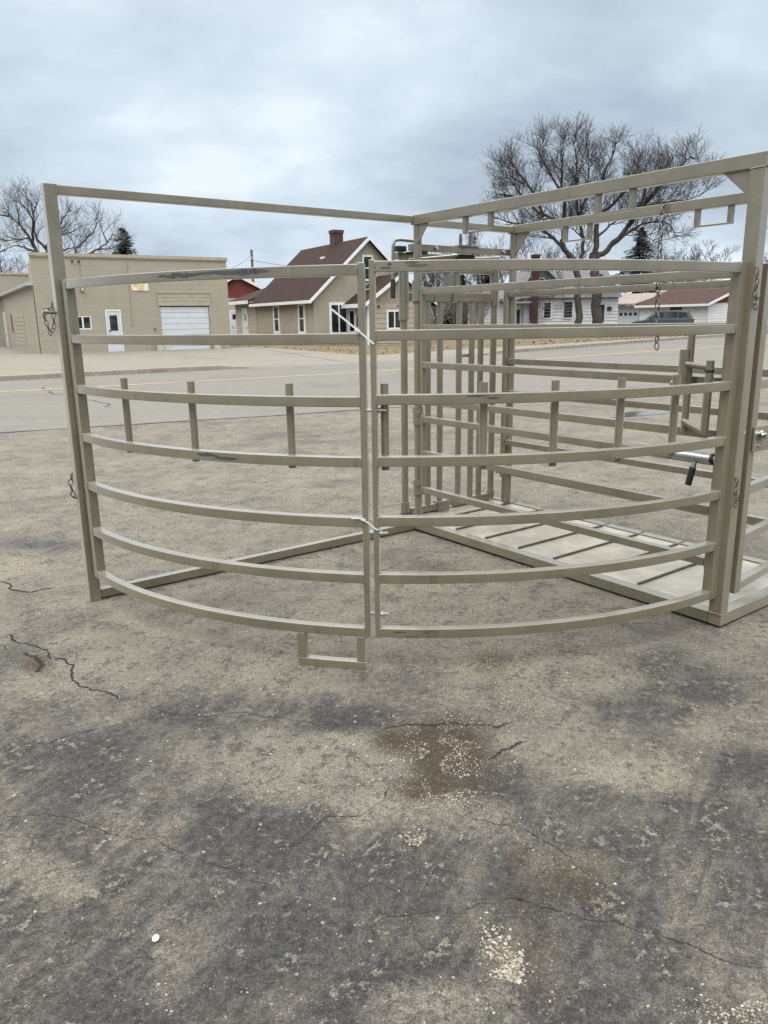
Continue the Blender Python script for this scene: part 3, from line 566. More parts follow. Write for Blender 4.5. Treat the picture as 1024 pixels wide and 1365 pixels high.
# end gate at the right of the cage
eg=tubthing('end_gate','straight seven rail gate behind the right corner post with chrome latch','gate',2.49,.1)
def EG(w): return 2.49-.12*(w-.1)
RZ=(1.835,1.555,1.283,1.018,.742,.478,.213)
part('stile',lambda m:m.bar((2.49,.12,.165),(2.49,.12,1.84),.055,.05),parent=eg)
part('stile',lambda m:m.bar((EG(.93),.93,.165),(EG(.93),.93,1.84),.05,.05),parent=eg)
for z in RZ: part('rail',lambda m:m.bar((EG(.148),.148,z-T/2),(EG(.904),.904,z-T/2),T,T),parent=eg)
la=part('latch_plate',lambda m:m.box(2.522,2.53,.1,.3,.925,1.055),parent=eg)
part('latch_bolt',lambda m:(m.tube([(2.53,.145,1.01),(2.556,.145,1.01)],.026,14),m.tube([(2.556,.145,1.01),(2.575,.145,1.01)],.016,10),m.tube([(2.53,.15,.955),(2.54,.15,.955)],.008,8)),simple('chrome_bolt',(.5,.5,.5),.15,.05,10,metal=1),parent=eg,bevel=0,smooth='auto')
part('latch_tube',lambda m:(m.tube([(2.54,.3,1.0),(2.54,.6,1.0)],.03,14),m.tube([(2.54,.315,.98),(2.54,.316,.92)],.011,8)),ZINC,parent=eg,bevel=0,smooth='auto')
part('latch_grip',lambda m:m.tube([(2.54,.316,.925),(2.54,.316,.83)],.017,10),BLACK,parent=eg,bevel=0,smooth='auto')

# weld beads at the main joints
def bead(a,b,seed,parent=None):
    r=random.Random(seed); A=Vector(a); B=Vector(b); n=max(6,int((B-A).length/.006)); P=[]
    for i in range(n+1):
        P.append(A.lerp(B,i/n)+Vector((r.uniform(-1,1),r.uniform(-1,1),r.uniform(-1,1)))*.0012)
    m=MB(); m.tube(P,[.0032+.0014*r.random() for _ in P],5); m.build('weld_bead',PAINT,parent or cage,smooth=True)
bead((2.4495,-.0215,2.13),(2.4495,-.0215,2.25),1); bead((2.31,-.0225,2.2535),(2.4495,-.0225,2.2535),2); bead((2.45,-.036,2.254),(2.52,-.036,2.254),3)
bead((-.056,-2.45,2.267),(-.056,-2.45,2.315),4); bead((-.056,-2.4495,2.267),(-.005,-2.4495,2.267),5); bead((0,-2.45,2.26),(0,-2.45,2.318),6)
bead((.03,-.0215,2.13),(.03,-.0215,2.25),7); bead((.028,-.0225,2.254),(.14,-.0225,2.254),8); bead((.03,.974,2.09),(.03,.974,2.24),9)
bead((2.45,-.0355,.0795),(2.52,-.0355,.0795),10); bead((2.4495,-.035,.0795),(2.4495,.035,.0795),11)
bead((-.061,-2.45,.063),(-.061,-2.45,.004),12)
for z in (1.82,1.565,1.3,1.035,.9,.64,.36): bead((.0775,-.0235,z-T),(.0775,-.0235,z),int(z*100))
# curved tub gates
def arcbar(m,t0,t1,z0,z1,r0,r1,n=28):
    b=len(m.v)
    for i in range(n+1):
        t=t0+(t1-t0)*i/n
        for r,z in ((r1,z0),(r0,z0),(r0,z1),(r1,z1)): m.v.append(cyl(t,z,r))
    for i in range(n):
        for k in range(4):
            k2=(k+1)%4; m.f.append((b+i*4+k,b+i*4+k2,b+i*4+4+k2,b+i*4+4+k))
    m.f.append((b+3,b+2,b+1,b)); e=b+n*4; m.f.append((e,e+1,e+2,e+3))
def vert(m,t,z0,z1,wd,dp):
    a=R_(t); c=cyl(t,0,RAD-dp/2); tx=(math.cos(a),math.sin(a)); nx=(math.sin(a),-math.cos(a))
    vs=[]
    for z in (z0,z1):
        for i,j in ((-1,-1),(1,-1),(1,1),(-1,1)): vs.append((c[0]+tx[0]*i*wd/2+nx[0]*j*dp/2,c[1]+tx[1]*i*wd/2+nx[1]*j*dp/2,z))
    m.add(vs,[(3,2,1,0),(4,5,6,7),(0,1,5,4),(1,2,6,5),(2,3,7,6),(3,0,4,7)])
def scuff(m,t0,t1,z0,z1,seed):
    n=24; top=[];bot=[]
    for i in range(n+1):
        u=i/n; t=t0+(t1-t0)*u; e=math.sin(PI*u)**.5
        c=(z0+z1)/2+(z1-z0)*.2*noise.noise((u*5,seed,0)); h=(z1-z0)/2*e*(.55+.45*abs(noise.noise((u*9,seed,2)))*2)
        top.append(cyl(t,min(c+h,z1),RAD+.0006)); bot.append(cyl(t,max(c-h*(.5+.8*abs(noise.noise((u*14,seed,7)))),z0),RAD+.0006))
    m.add(top+bot,[(i,i+1,n+2+i,n+1+i) for i in range(n)])
NB={}
def gate(label,t0,t1,ws,we,stubs,zr,loc):
    g=tubthing('curved_gate',label,'gate',*loc,group='curved gates of the crowding tub')
    part('stile',lambda m:vert(m,t0,.165,zr[0]+.006,ws,.05),parent=g)
    part('stile',lambda m:vert(m,t1,.165,zr[0]+.006,we,.05),parent=g)
    a0=t0+math.degrees((ws/2+.0005)/RAD); a1=t1-math.degrees((we/2+.0005)/RAD)
    rs=[part('rail',lambda m:arcbar(m,a0,a1,z-T,z,RAD-.045,RAD),parent=g) for z in zr]
    for z in zr:
        for a_ in (a0,a1): bead(cyl(a_,z-T,RAD+.0003),cyl(a_,z,RAD+.0003),int(z*1000+a_),g)
    for s in stubs:
        part('stub_post',lambda m:m.tube([cyl(s,.95,RAD-.066),cyl(s,1.333,RAD-.066)],.0185,14),parent=g,bevel=0,smooth='auto')
    return g,rs
ZL=(1.828,1.548,1.281,1.016,.742,.475,.212)
ZR=(1.838,1.56,1.29,1.02,.748,.478,.213)
gl,rl=gate('left curved seven rail gate with a square foot loop under its free end',1.35,44.98,.058,.027,(12.2,24.1,36.7),ZL,cyl(1.35,0))
gr,rr=gate('right curved seven rail gate fixed beside the tall right corner post',46.08,88.6,.024,.058,(47.0,57.3,65.0,72.9,80.6),ZR,cyl(88.6,0))
fl=part('foot_loop',lambda m:(vert(m,37.45,.041,.1665,.04,.042),vert(m,44.2,.041,.1665,.04,.042),arcbar(m,37.0,44.75,0,.04,RAD-.042,RAD,8)),parent=gl)
part('scuff',lambda m:(scuff(m,22.0,27.5,1.79,1.82,1),scuff(m,26.5,36,1.795,1.824,2),scuff(m,31,35.5,1.788,1.826,3)),SCUFF,parent=rl[0],bevel=0)
part('scuff',lambda m:(scuff(m,25.6,28.5,.985,1.012,4),scuff(m,28,31,.976,1.0,5)),SCUFF,parent=rl[3],bevel=0)
part('scuff',lambda m:(scuff(m,46.9,48.0,1.803,1.815,6),scuff(m,47.6,48.0,1.81,1.834,9),scuff(m,49.4,51.5,1.808,1.824,7),scuff(m,49.2,50.6,1.822,1.835,8)),SCUFF,parent=rr[0],bevel=0)
part('scuff',lambda m:(scuff(m,55.2,57.6,1.272,1.286,10),scuff(m,57.2,58.6,1.262,1.276,11)),SCUFF,parent=rr[2],bevel=0)
part('scuff',lambda m:(scuff(m,47.6,49.2,.19,.202,12),scuff(m,49,50.2,.168,.18,13),scuff(m,51,51.6,.19,.2,14)),SCUFF,parent=rr[6],bevel=0)
for z in (1.22,.665,.275):
    part('hinge_bolt',lambda m:(m.tube([cyl(45.1,z,RAD-.03),cyl(47.25,z,RAD-.03)],.007,8),m.tube([cyl(46.4,z,RAD-.03),cyl(46.65,z,RAD-.03)],.013,6)),ROD,parent=gr,bevel=0)
part('scuff',lambda m:vert(m,44.87,.17,.34,.012,.004),DARKP,parent=gl,bevel=0) if False else None

# chains and cable ties hang on the steelwork
def chain(label,pts,group=None,link=.045,r=.0042,loc=None):
    """links along a polyline given in cage coordinates"""
    P=[Vector(p) for p in pts]; t=tubthing('chain',label,'chain',*P[0]); t['group']='chains hanging on the cage'
    m=MB(); L=[0]
    for a,b in zip(P,P[1:]): L.append(L[-1]+(b-a).length)
    def at(d):
        for i in range(len(P)-1):
            if d<=L[i+1]+1e-9: return P[i].lerp(P[i+1],(d-L[i])/(L[i+1]-L[i])),(P[i+1]-P[i]).normalized()
        return P[-1],(P[-1]-P[-2]).normalized()
    st=link*.74; n=max(2,int(L[-1]/st)); hook=Vector((.6,.8,0))
    for k in range(n):
        p,d=at((k+.5)*L[-1]/n)
        x=d.orthogonal().normalized() if abs(d.z)<.9 else (Vector((1,0,0))-d*d.x).normalized()
        y=d.cross(x)
        if k%2: x,y=y,-x
        M=Matrix(((x.x,d.x,y.x,p.x),(x.y,d.y,y.y,p.y),(x.z,d.z,y.z,p.z),(0,0,0,1)))
        Ml=M@Matrix.Diagonal((.62,1,1,1)); m.torus(Ml,link*.42,r,1.0,12,5)
    o=m.build('links',CHAINM,t,smooth=True)
    return t
chain('long chain dangling from the far top beam through the far side panel',[(1.36,.93,2.33),(1.362,.915,2.2),(1.368,.915,1.8),(1.395,.915,1.385)],link=.06,r=.0055)
ca=chain('chain looped over a steel peg high on the tall left post',[(-.03,-2.53,1.72),(-.03,-2.535,1.685),(-.035,-2.572,1.682),(-.035,-2.578,1.64),(-.03,-2.558,1.555),(-.028,-2.535,1.585),(-.03,-2.53,1.66)],link=.034,r=.0036)
mm=MB(); mm.tube([(-.0325,-2.515,1.668),(-.0325,-2.585,1.668)],.012,10); mm.build('chain_peg',PAINT,cage,smooth='auto')
chain('short chain beside the lower rails of the left post',[(-.03,-2.53,.78),(-.03,-2.545,.72),(-.03,-2.535,.64),(-.02,-2.5,.64),(.004,-2.48,.7)],link=.045,r=.0045)
chain('bunched chain tied at the top corner of the right gate',[(2.532,-.042,1.815),(2.535,-.034,1.762),(2.53,-.028,1.72),(2.532,-.036,1.685),(2.535,-.006,1.68),(2.532,-.03,1.66),(2.534,-.018,1.625)],link=.034,r=.004)
chain('small chain on the right corner post below the slide latch',[(2.53,-.03,.815),(2.532,-.018,.775),(2.53,-.026,.73),(2.535,-.008,.715),(2.53,-.018,.66)],link=.03,r=.0035)
def strap(name,label,pts,w,seedgroup=None):
    P=[Vector(p) for p in pts]; t=tubthing(name,label,'cable tie',*P[0])
    m=MB()
    for a,b in zip(P,P[1:]): m.bar(a,b,.003,w)
    # lock head
    d=(P[2]-P[1]).normalized(); c=P[2]; m.bar(c-d*.009,c+d*.009,.009,w*1.7)
    o=m.build('strap',ZIP,t)
    return t
def C(t,z,r=RAD+.006): return cyl(t,z,r)
strap('cable_tie','white plastic cable tie with a long tail sticking out between the two curved gates',[C(42.28,1.648,RAD+.035),C(43.5,1.604,RAD+.024),C(44.68,1.561,RAD+.012),C(45.45,1.532,RAD+.007),C(46.2,1.504,RAD+.006)],.0075)
strap('cable_tie','small white plastic cable tie joining the lower rails of the two curved gates',[C(43.6,.742,RAD+.012),C(44.4,.742,RAD+.008),C(44.8,.735,RAD+.006),C(45.6,.712,RAD+.005),C(46.1,.69,RAD+.005),C(46.4,.693,RAD+.004)],.006)

# ------------------------------------------------------------------ buildings across the road
def facade(m,x0,x1,z0,z1,holes,dep=.14,y=0):
    xs=sorted({x0,x1,*[h[0] for h in holes],*[h[1] for h in holes]}); zs=sorted({z0,z1,*[max(z0,h[2]) for h in holes],*[h[3] for h in holes]})
    for a,b in zip(xs,xs[1:]):
        for c,d in zip(zs,zs[1:]):
            mx,mz=(a+b)/2,(c+d)/2
            if any(h[0]<mx<h[1] and h[2]<mz<h[3] for h in holes): continue
            m.quad((a,y,c),(b,y,c),(b,y,d),(a,y,d))
    for a,b,c,d in holes:
        c=max(c,z0)
        m.quad((a,y,c),(a,y+dep,c),(a,y+dep,d),(a,y,d)); m.quad((b,y,c),(b,y,d),(b,y+dep,d),(b,y+dep,c)); m.quad((a,y,d),(a,y+dep,d),(b,y+dep,d),(b,y,d)); m.quad((a,y,c),(b,y,c),(b,y+dep,c),(a,y+dep,c))
def xf(axis,m):
    """turn geometry modelled on the plane y=0 facing -y onto the plane x=0 facing -x (local)"""
    m.v=[(b,a,c) for a,b,c in m.v]; return m
def window(root,x0,x1,z0,z1,y,side=False,mull=1,fw=.07,label=None,rail=False,frame=WTRIM):
    m=MB(); m.box(x0-fw,x0,y-.05,y+.05,z0-fw,z1+fw); m.box(x1,x1+fw,y-.05,y+.05,z0-fw,z1+fw); m.box(x0,x1,y-.05,y+.05,z1,z1+fw); m.box(x0,x1,y-.06,y+.05,z0-fw,z0)
    for k in range(mull):
        c=x0+(x1-x0)*(k+1)/(mull+1); m.box(c-.035,c+.035,y-.045,y+.045,z0,z1)
    if rail: c=(z0+z1)/2; m.box(x0,x1,y-.046,y+.044,c-.03,c+.03)
    g=MB(); g.box(x0,x1,y-.02,y+.02,z0,z1)
    if side: xf(0,m); xf(0,g)
    f=m.build('window',frame,root); g.build('pane',GLASS,f)
    return f
def door(root,x0,x1,z0,z1,y,side=False,glass=None,fw=.08,mat=WDOOR,knob=1):
    m=MB(); m.box(x0-fw,x0,y-.04,y+.06,z0,z1+fw); m.box(x1,x1+fw,y-.04,y+.06,z0,z1+fw); m.box(x0,x1,y-.04,y+.06,z1,z1+fw)
    d=MB(); d.box(x0,x1,y-.015,y+.03,z0,z1)
    k=MB(); kx=x0+.09 if knob>0 else x1-.09
    k.tube([(kx,y-.03,z0+1.0),(kx,y-.08,z0+1.0)],.035,8)
    g=None
    if glass: g=MB(); g.box(glass[0],glass[1],y-.022,y+.02,glass[2],glass[3])
    L=[m,d,k]+([g] if g else [])
    if side:
        for q in L: xf(0,q)
    dd=d.build('door',mat,root); m.build('door_frame',WTRIM,dd); k.build('handle',PLASTIC,dd)
    if g: g.build('pane',GLASS,dd)
    return dd
def boards(m,x0,x1,z0,z1,y,step=.16,lip=.022):
    z=z0
    while z<z1-1e-3:
        t=min(z1,z+step); m.quad((x0,y-lip,z),(x1,y-lip,z),(x1,y-.003,t),(x0,y-.003,t)); m.quad((x0,y-lip,z),(x0,y,z),(x1,y,z),(x1,y-lip,z)); z=t
def gable_roof(m,x0,x1,xm,ze,zr,y0,y1,over=.3,th=.14):
    """ridge along y; eaves at x0 and x1"""
    for xa,s in ((x0,-1),(x1,1)):
        k=(zr-ze)/abs(xm-xa); xo=xa+s*over; zo=ze-k*over
        m.add([(xm,y0,zr),(xo,y0,zo),(xo,y1,zo),(xm,y1,zr),(xm,y0,zr+th),(xo,y0,zo+th),(xo,y1,zo+th),(xm,y1,zr+th)],
              [(0,1,2,3),(4,7,6,5),(0,4,5,1),(1,5,6,2),(2,6,7,3)])
def rake(m,x0,x1,xm,ze,zr,y,over=.3,h=.2,t=.04):
    for xa,s in ((x0,-1),(x1,1)):
        k=(zr-ze)/abs(xm-xa); xo=xa+s*over; zo=ze-k*over
        m.add([(xm,y-t,zr-h+.16),(xo,y-t,zo-h+.16),(xo,y-t,zo+.16),(xm,y-t,zr+.16),(xm,y,zr-h+.16),(xo,y,zo-h+.16),(xo,y,zo+.16),(xm,y,zr+.16)],
              [(0,1,2,3),(7,6,5,4),(0,4,5,1),(2,6,7,3),(1,5,6,2)])
B30=R_(30)
# tan block shop
sh=thing('block_shop','low flat roofed tan painted block shop with white overhead door','building',(-15.27,35,.3),B30)
m=MB(); H=4.25
holes=[(1.55,2.28,1.08,1.68),(2.92,3.62,-.2,1.95),(5.45,7.85,-.2,2.1)]
facade(m,0,8.87,-.4,H,holes)
m.quad((8.87,0,-.4),(8.87,9,-.4),(8.87,9,H),(8.87,0,H)); m.quad((0,0,-.4),(.85,9,-.4),(.85,9,H),(0,0,H)); m.quad((0,0,H),(8.87,0,H),(8.87,9,H),(.85,9,H)); m.quad((.85,9,-.4),(8.87,9,-.4),(8.87,9,H),(.85,9,H))
m.box(5.4,5.448,-.03,0,2.1,2.72); 
m.build('wall',CMU,sh,fixn=False)
m=MB(); m.box(-.04,8.92,-.07,.2,H+.001,H+.14); m.box(-.02,8.9,-.045,.0,H-.05,H); m.build('parapet_cap',simple('tan_coping',(.3,.268,.21),.7,.1,3),sh)
window(sh,1.6,2.23,1.13,1.63,.06,mull=1,fw=.05)
door(sh,2.97,3.57,-.0,1.88,.04,glass=(3.1,3.44,1.0,1.7),fw=.07)
m=MB()
for k in range(8): z=-.03+k*.2625; m.box(5.47,7.83,.05+.003*(k%2),.09,z,z+.25)
od=m.build('overhead_door',WDOOR,sh); m=MB(); m.box(5.449,7.851,.1,.12,-.1,2.1); m.build('door_seal',PLASTIC,od)
m=MB()
for k in range(3): m.box(5.38,7.92,-.035-.004*(k%2),-.0005,2.12+k*.19,2.12+k*.19+.18)
m.box(5.36,7.94,-.06,-.0005,2.69,2.73); m.build('header_boards',simple('tan_header_board',(.31,.276,.215),.7,.08,3),sh)
m=MB(); m.box(4.2,4.99,-.03,-.0005,2.8,3.2); m.build('signboard',PEEL,sh)
m=MB(); m.box(1.97,2.07,-.14,-.0005,2.75,2.98); lamp=m.build('wall_lamp',PLASTIC,sh); m=MB(); m.box(1.985,2.055,-.15,-.1405,2.77,2.9); m.build('lamp_glass',simple('lamp_glass',(.6,.55,.45),.3,.05,5),lamp)
m=MB(); m.tube([(4.1,-.02,H-.05),(4.1,-.02,1.2)],.014,6); m.tube([(2.02,-.02,3.0),(2.02,-.02,H-.2)],.012,6); m.build('conduit',simple('tan_conduit',(.3,.26,.2),.6,.1,3),sh)
for x in (1.72,2.0): m=MB(); m.tube([(x,-.0005,H-.2),(x,-.1,H-.2)],.045,8); m.build('vent_stub',PLASTIC,sh)
m=MB(); m.box(5.1,5.16,-.06,-.0005,1.0,1.1); m.build('spigot',simple('rusty_spigot',(.12,.08,.05),.7,.2,9),sh)
# lean-to wing along its left side, and the taller wing behind
m=MB(); L=18.5
def LW(t): return (-.02*t*0+0.0-.0*t, t)
m.box(-3.0+2.96,-.04+.02,.05,L,-.6,3.0)
wing=m.build('side_wing',CMU2,sh,fixn=True)
m=MB(); m.box(-.28,.0,-.02,L,3.001,3.14); m.build('roof_edge',STEELTRIM,wing)
door(sh,15.4,16.3,-.25,2.0,-.045,side=True,fw=.1)
m=MB(); m.box(-.1,-.041,11.2,11.28,.95,1.9); m.tube([(-.08,11.25,.98),(-.08,10.9,.95)],.025,6); m.build('wall_bracket',simple('rusty_bracket',(.12,.06,.04),.8,.2,8),sh)
m=MB()
for k in range(8): m.box(-.058,-.0405,5.0,9.8,.3+k*.2,.3+k*.2+.17)
m.build('boarded_panel',simple('painted_boards',(.29,.262,.21),.8,.1,4),sh)
bk=thing('block_wing','tan block wing rising behind the grey metal roof edge of the shop','building',(-28.0,46.5,.3),B30)
m=MB(); m.box(-14,11.5,0,8,-.4,4.35); m.build('wall',CMU,bk); m=MB(); m.box(-14.05,11.55,-.05,8.05,4.351,4.48); m.build('parapet_cap',simple('tan_coping_back',(.33,.28,.21),.7,.1,3),bk)
# bollards either side of the overhead door
bol=thing('bollard','tan concrete bollard at the left side of the white overhead door','bollard',(0,0,0),0,'bollards by the overhead door')
m=MB(); m.tube([(0,0,-.1),(0,0,.62),(0,0,.7)],[.19,.17,.1],12); post=m.build('post',simple('painted_bollard',(.34,.305,.24),.85,.1,5),bol,smooth='auto')
def sxy(x,y,z=0):
    c,s=math.cos(B30),math.sin(B30); return (-15.27+x*c-y*s,35+x*s+y*c,.3+z)
bol.location=sxy(5.25,-.35)
b2=bol.copy(); COL.objects.link(b2); b2.location=sxy(8.05,-.35); b2['label']='tan concrete bollard at the right side of the white overhead door'
p2=post.copy(); COL.objects.link(p2); p2.parent=b2

# tan stucco house
hx=thing('stucco_house','tan stucco house with steep brown shingle roof and brick chimney','house',(-3.58,42,.35),B30)
W,D,ZE,ZR=6.6,8.3,2.5,5.5; XM=3.3
m=MB()
m.add([(0,0,-.3),(W,0,-.3),(W,0,ZE),(XM,0,ZR),(0,0,ZE)],[(0,1,2,3,4)]); m.add([(0,D,-.3),(W,D,-.3),(W,D,ZE),(XM,D,ZR),(0,D,ZE)],[(4,3,2,1,0)])
m.quad((0,0,-.3),(0,0,ZE),(0,D,ZE),(0,D,-.3)); m.quad((W,0,-.3),(W,D,-.3),(W,D,ZE),(W,0,ZE)); m.build('wall',STUCCO,hx,fixn=False)
m=MB(); gable_roof(m,0,W,XM,ZE,ZR,-.3,D+.3,.35); rf=m.build('roof',SHING,hx)
m=MB(); rake(m,0,W,XM,ZE,ZR,-.301,.36); m.box(-.41,-.352,-.3,D+.3,ZE-.33,ZE-.17); m.build('fascia',WTRIM,hx)
m=MB(); m.box(3.02,3.6,3.35,3.93,5.2,6.15); m.box(2.98,3.64,3.31,3.97,6.151,6.33); m.build('chimney',BRICKM,rf)
m=MB(); m.box(2.3,2.75,3.3,3.8,4.72,4.84); m.build('roof_vent',WTRIM,rf)
for y0,y1 in ((1.25,1.82),(4.83,5.42)): window(hx,y0,y1,.72,2.08,-.0,side=True,mull=0,fw=.19,rail=True)
window(hx,1.03,1.93,.65,2.08,0,mull=1,fw=.14)
window(hx,3.08,3.55,3.45,4.6,0,mull=0,fw=.1,rail=True)
# back wing with its own door
m=MB(); xs=-.0
m.box(.0,4,D+.02,12.2,-.3,2.45); q=MB(); boards(q,D+.03,12.2,-.2,2.43,-.001,.22,.025); xf(0,q); m.v+=[]; wg=m.build('rear_wing',SIDET,hx); q.build('clapboards',SIDET,wg)
m=MB(); m.add([(-.45,D+.31,2.44),(-.45,12.6,2.44),(4.2,12.6,4.0),(4.2,D+.31,4.0),(-.45,D+.31,2.56),(-.45,12.6,2.56),(4.2,12.6,4.14),(4.2,D+.31,4.14)],[(0,1,2,3),(4,7,6,5),(0,4,5,1),(1,5,6,2),(2,6,7,3),(3,7,4,0)]); m.build('wing_roof',SHING,wg)
m=MB(); m.box(-.52,-.452,D+.31,12.6,2.36,2.56); m.build('fascia',WTRIM,wg)
door(hx,9.95,10.75,-.1,2.05,-.03,side=True,glass=(10.25,10.45,1.35,1.75))
# entry addition
AX0,AX1,AY=2.06,5.9,-2.2; AE,AR=2.2,3.5; AM=(AX0+AX1)/2
m=MB(); m.add([(AX0,AY,-.3),(AX1,AY,-.3),(AX1,AY,AE),(AM,AY,AR),(AX0,AY,AE)],[(0,1,2,3,4)]); m.quad((AX0,AY,-.3),(AX0,AY,AE),(AX0,-.01,AE),(AX0,-.01,-.3)); m.quad((AX1,AY,-.3),(AX1,-.01,-.3),(AX1,-.01,AE),(AX1,AY,AE))
en=m.build('entry_addition',STUCCO,hx,fixn=False)
m=MB(); boards(m,AX0+.06,AX1-.06,-.2,AE,AY-.001,.26,.025); m.build('clapboards',SIDET,en)
m=MB()
x=AX0+.1
while x<AX1-.1:
    zt=AE+(AR-AE)*(1-abs(x-AM)/(AX1-AM))-.06
    if zt>AE+.05: m.box(x,x+.12,AY-.02-.006*(int(x*10)%2),AY-.001,AE+.01,zt)
    x+=.14
m.build('gable_boards',SIDET,en)
m=MB(); gable_roof(m,AX0,AX1,AM,AE,AR,AY-.35,-.02,.35,.12); m.build('entry_roof',SHING,en)
m=MB(); rake(m,AX0,AX1,AM,AE,AR,AY-.351,.36,.2); m.box(AX0-.43,AX0-.352,AY-.35,-.02,AE-.3,AE-.1); m.box(AX0-.04,AX0+.05,AY-.04,AY+.05,-.2,AE-.05); m.build('fascia',WTRIM,en)
def win_side(root,x,y0,y1,z0,z1,fw=.1):
    a=MB(); a.box(x-.06,x-.001,y0-fw,y1+fw,z0-fw,z1+fw); f_=a.build('window',WTRIM,root); g=MB(); g.box(x-.066,x-.0605,y0,y1,z0,z1); g.build('pane',GLASS,f_)
win_side(hx,AX0,-.78,-.3,.7,1.75,.13)
window(hx,AX0+1.2,AX0+1.98,.86,1.68,AY-.03,mull=1,fw=.1)
m=MB(); m.box(AX0-.12,AX0-.001,-1.45,-1.2,.95,1.4); m.build('mailbox',PLASTIC,hx)
m=MB()
for x in (AX0+.32,AX0+.62): m.tube([(x,AY-.03,1.98),(x,AY-.12,1.95)],.05,8)
m.build('porch_light',PLASTIC,hx)
m=MB()
for k in range(5): m.box(AX0+1.75+k*.05,AX0+1.775+k*.05,AY-.05,AY-.03,1.93,2.0)
m.build('house_number',PLASTIC,hx)
m=MB(); m.box(AX0+.1,AX0+.5,AY-.12,AY-.03,.25,.42); m.build('meter_box',simple('grey_meter',(.12,.12,.12),.5,.1,8),hx)
m=MB(); m.box(AX0-1.3,AX0-.05,-1.7,-.4,-.15,.06); m.build('entry_step',CURB,hx)
m=MB(); m.box(-.06,-.001,2.2,2.6,-.25,.08); m.build('cellar_vent',PLASTIC,hx)
m=MB(); m.box(AX0+.55,AX0+1.1,-1.5,-1.0,2.82,2.9); m.build('roof_vent',STEELTRIM,hx)

# red shed behind the shop
rs=thing('red_shed','red gabled shed with white rake boards behind the block shop','shed',(-10.05,56,.35),R_(8))
m=MB(); m.add([(-1.7,0,-.3),(1.7,0,-.3),(1.7,0,3.55),(0,0,4.4),(-1.7,0,3.55)],[(0,1,2,3,4)]); m.box(-1.7,1.7,.01,5,-.3,3.5); m.build('wall',REDS,rs,fixn=False)
m=MB(); boards(m,-1.7,1.7,-.2,2.9,-.001,.2); m.build('clapboards',SIDET,rs)
m=MB(); gable_roof(m,-1.7,1.7,0,3.5,4.4,-.25,5.2,.3,.1); m.build('roof',SHING,rs); m=MB(); rake(m,-1.7,1.7,0,3.5,4.4,-.251,.32,.22); m.build('rake_board',WTRIM,rs)
door(rs,-.62,.0,-.05,2.0,-.05,glass=(-.5,-.25,1.45,1.8))

# white house beyond the trees
wh=thing('white_house','white clapboard house with slate blue dormers behind the big bare tree','house',(7.6,62,.35),0)
m=MB(); m.box(3.6,11,0,8,-.3,2.8); m.build('wall',SIDEW,wh); m=MB(); boards(m,3.6,11,-.2,2.78,-.002,.24,.05); m.build('clapboards',SIDEW,wh)
m=MB(); m.add([(3.4,-.35,2.75),(11.2,-.35,2.75),(11.2,4,4.95),(3.4,4,4.95),(11.2,8.3,2.75),(3.4,8.3,2.75)],[(0,1,2,3),(3,2,4,5)]); m.add([(3.4,-.35,2.7),(11.2,-.35,2.7),(11.2,8.3,2.7),(3.4,8.3,2.7)],[(3,2,1,0)]); m.add([(3.4,-.35,2.75),(3.4,4,4.95),(3.4,8.3,2.75)],[(0,1,2)]); m.add([(11.2,-.35,2.75),(11.2,4,4.95),(11.2,8.3,2.75)],[(2,1,0)]); rf=m.build('roof',GREYR,wh,fixn=False)
for x0,x1,zt,zg in ((3.62,6.4,3.95,5.3),(8.3,10.8,3.7,4.6)):
    xm=(x0+x1)/2; m=MB(); m.prism([(x0,2.8),(x1,2.8),(x1,zt-.1),(xm,zg-.1),(x0,zt-.1)],'y',.4,3.4); dm=m.build('dormer',BLUES,wh); m=MB(); gable_roof(m,x0,x1,xm,zt-.1,zg-.1,.15,3.8,.25,.1); m.build('dormer_roof',GREYR,dm)
    m=MB(); rake(m,x0,x1,xm,zt-.1,zg-.1,.149,.26,.14); m.build('dormer_rake',simple('grey_blue_trim',(.35,.38,.4),.6,.05,3),dm)
    f_=MB(); f_.box(xm-.25,xm+.25,.33,.399,zt-.35,zt+.35); w_=f_.build('window',WTRIM,dm); f_=MB(); f_.box(xm-.16,xm+.16,.32,.3295,zt-.27,zt+.27); f_.build('pane',GLASS,w_)
m=MB(); m.box(0,3.58,.6,7,-.3,2.6); m.build('wing_wall',SIDEW,wh); m=MB(); boards(m,0,3.58,-.2,2.58,.598,.24,.05); m.build('clapboards',SIDEW,wh)
m=MB(); m.add([(-.6,.1,2.62),(3.58,.1,2.62),(3.58,3.6,3.7),(-.6,3.6,3.7),(-.6,.1,2.74),(3.58,.1,2.74),(3.58,3.6,3.84),(-.6,3.6,3.84)],[(0,3,2,1),(4,5,6,7),(0,1,5,4),(1,2,6,5),(2,3,7,6),(3,0,4,7)]); m.build('wing_roof',GREYR,wh)
m=MB(); m.box(2.0,4.0,-.9,.55,2.38,2.5); m.box(2.05,2.13,-.85,-.77,-.2,2.379); m.build('porch_canopy',simple('grey_canopy',(.3,.31,.32),.6,.1,3),wh)
door(wh,3.05,3.5,.0,2.2,.55,glass=(3.15,3.4,.8,1.9),mat=WTRIM)
m=MB(); m.box(4.05,4.62,-.55,-.04,-.3,5.8); m.box(4.0,4.67,-.6,.0,5.801,5.98); m.build('chimney',BRICKM,wh)
window(wh,6.75,7.4,1.25,2.45,-.03,mull=0,fw=.1); door(wh,9.5,10.0,.15,2.4,-.05,glass=(9.58,9.92,.9,2.2)); window(wh,5.2,5.7,1.25,2.4,-.03,mull=0,fw=.1)
m=MB(); m.box(10.15,10.45,-.2,-.04,1.75,2.05); m.build('mailbox',PLASTIC,wh)
m=MB()
for k in range(6): m.tube([(9.2+k*.3,-1.0,.0),(9.2+k*.3,-1.0,.75)],.015,5)
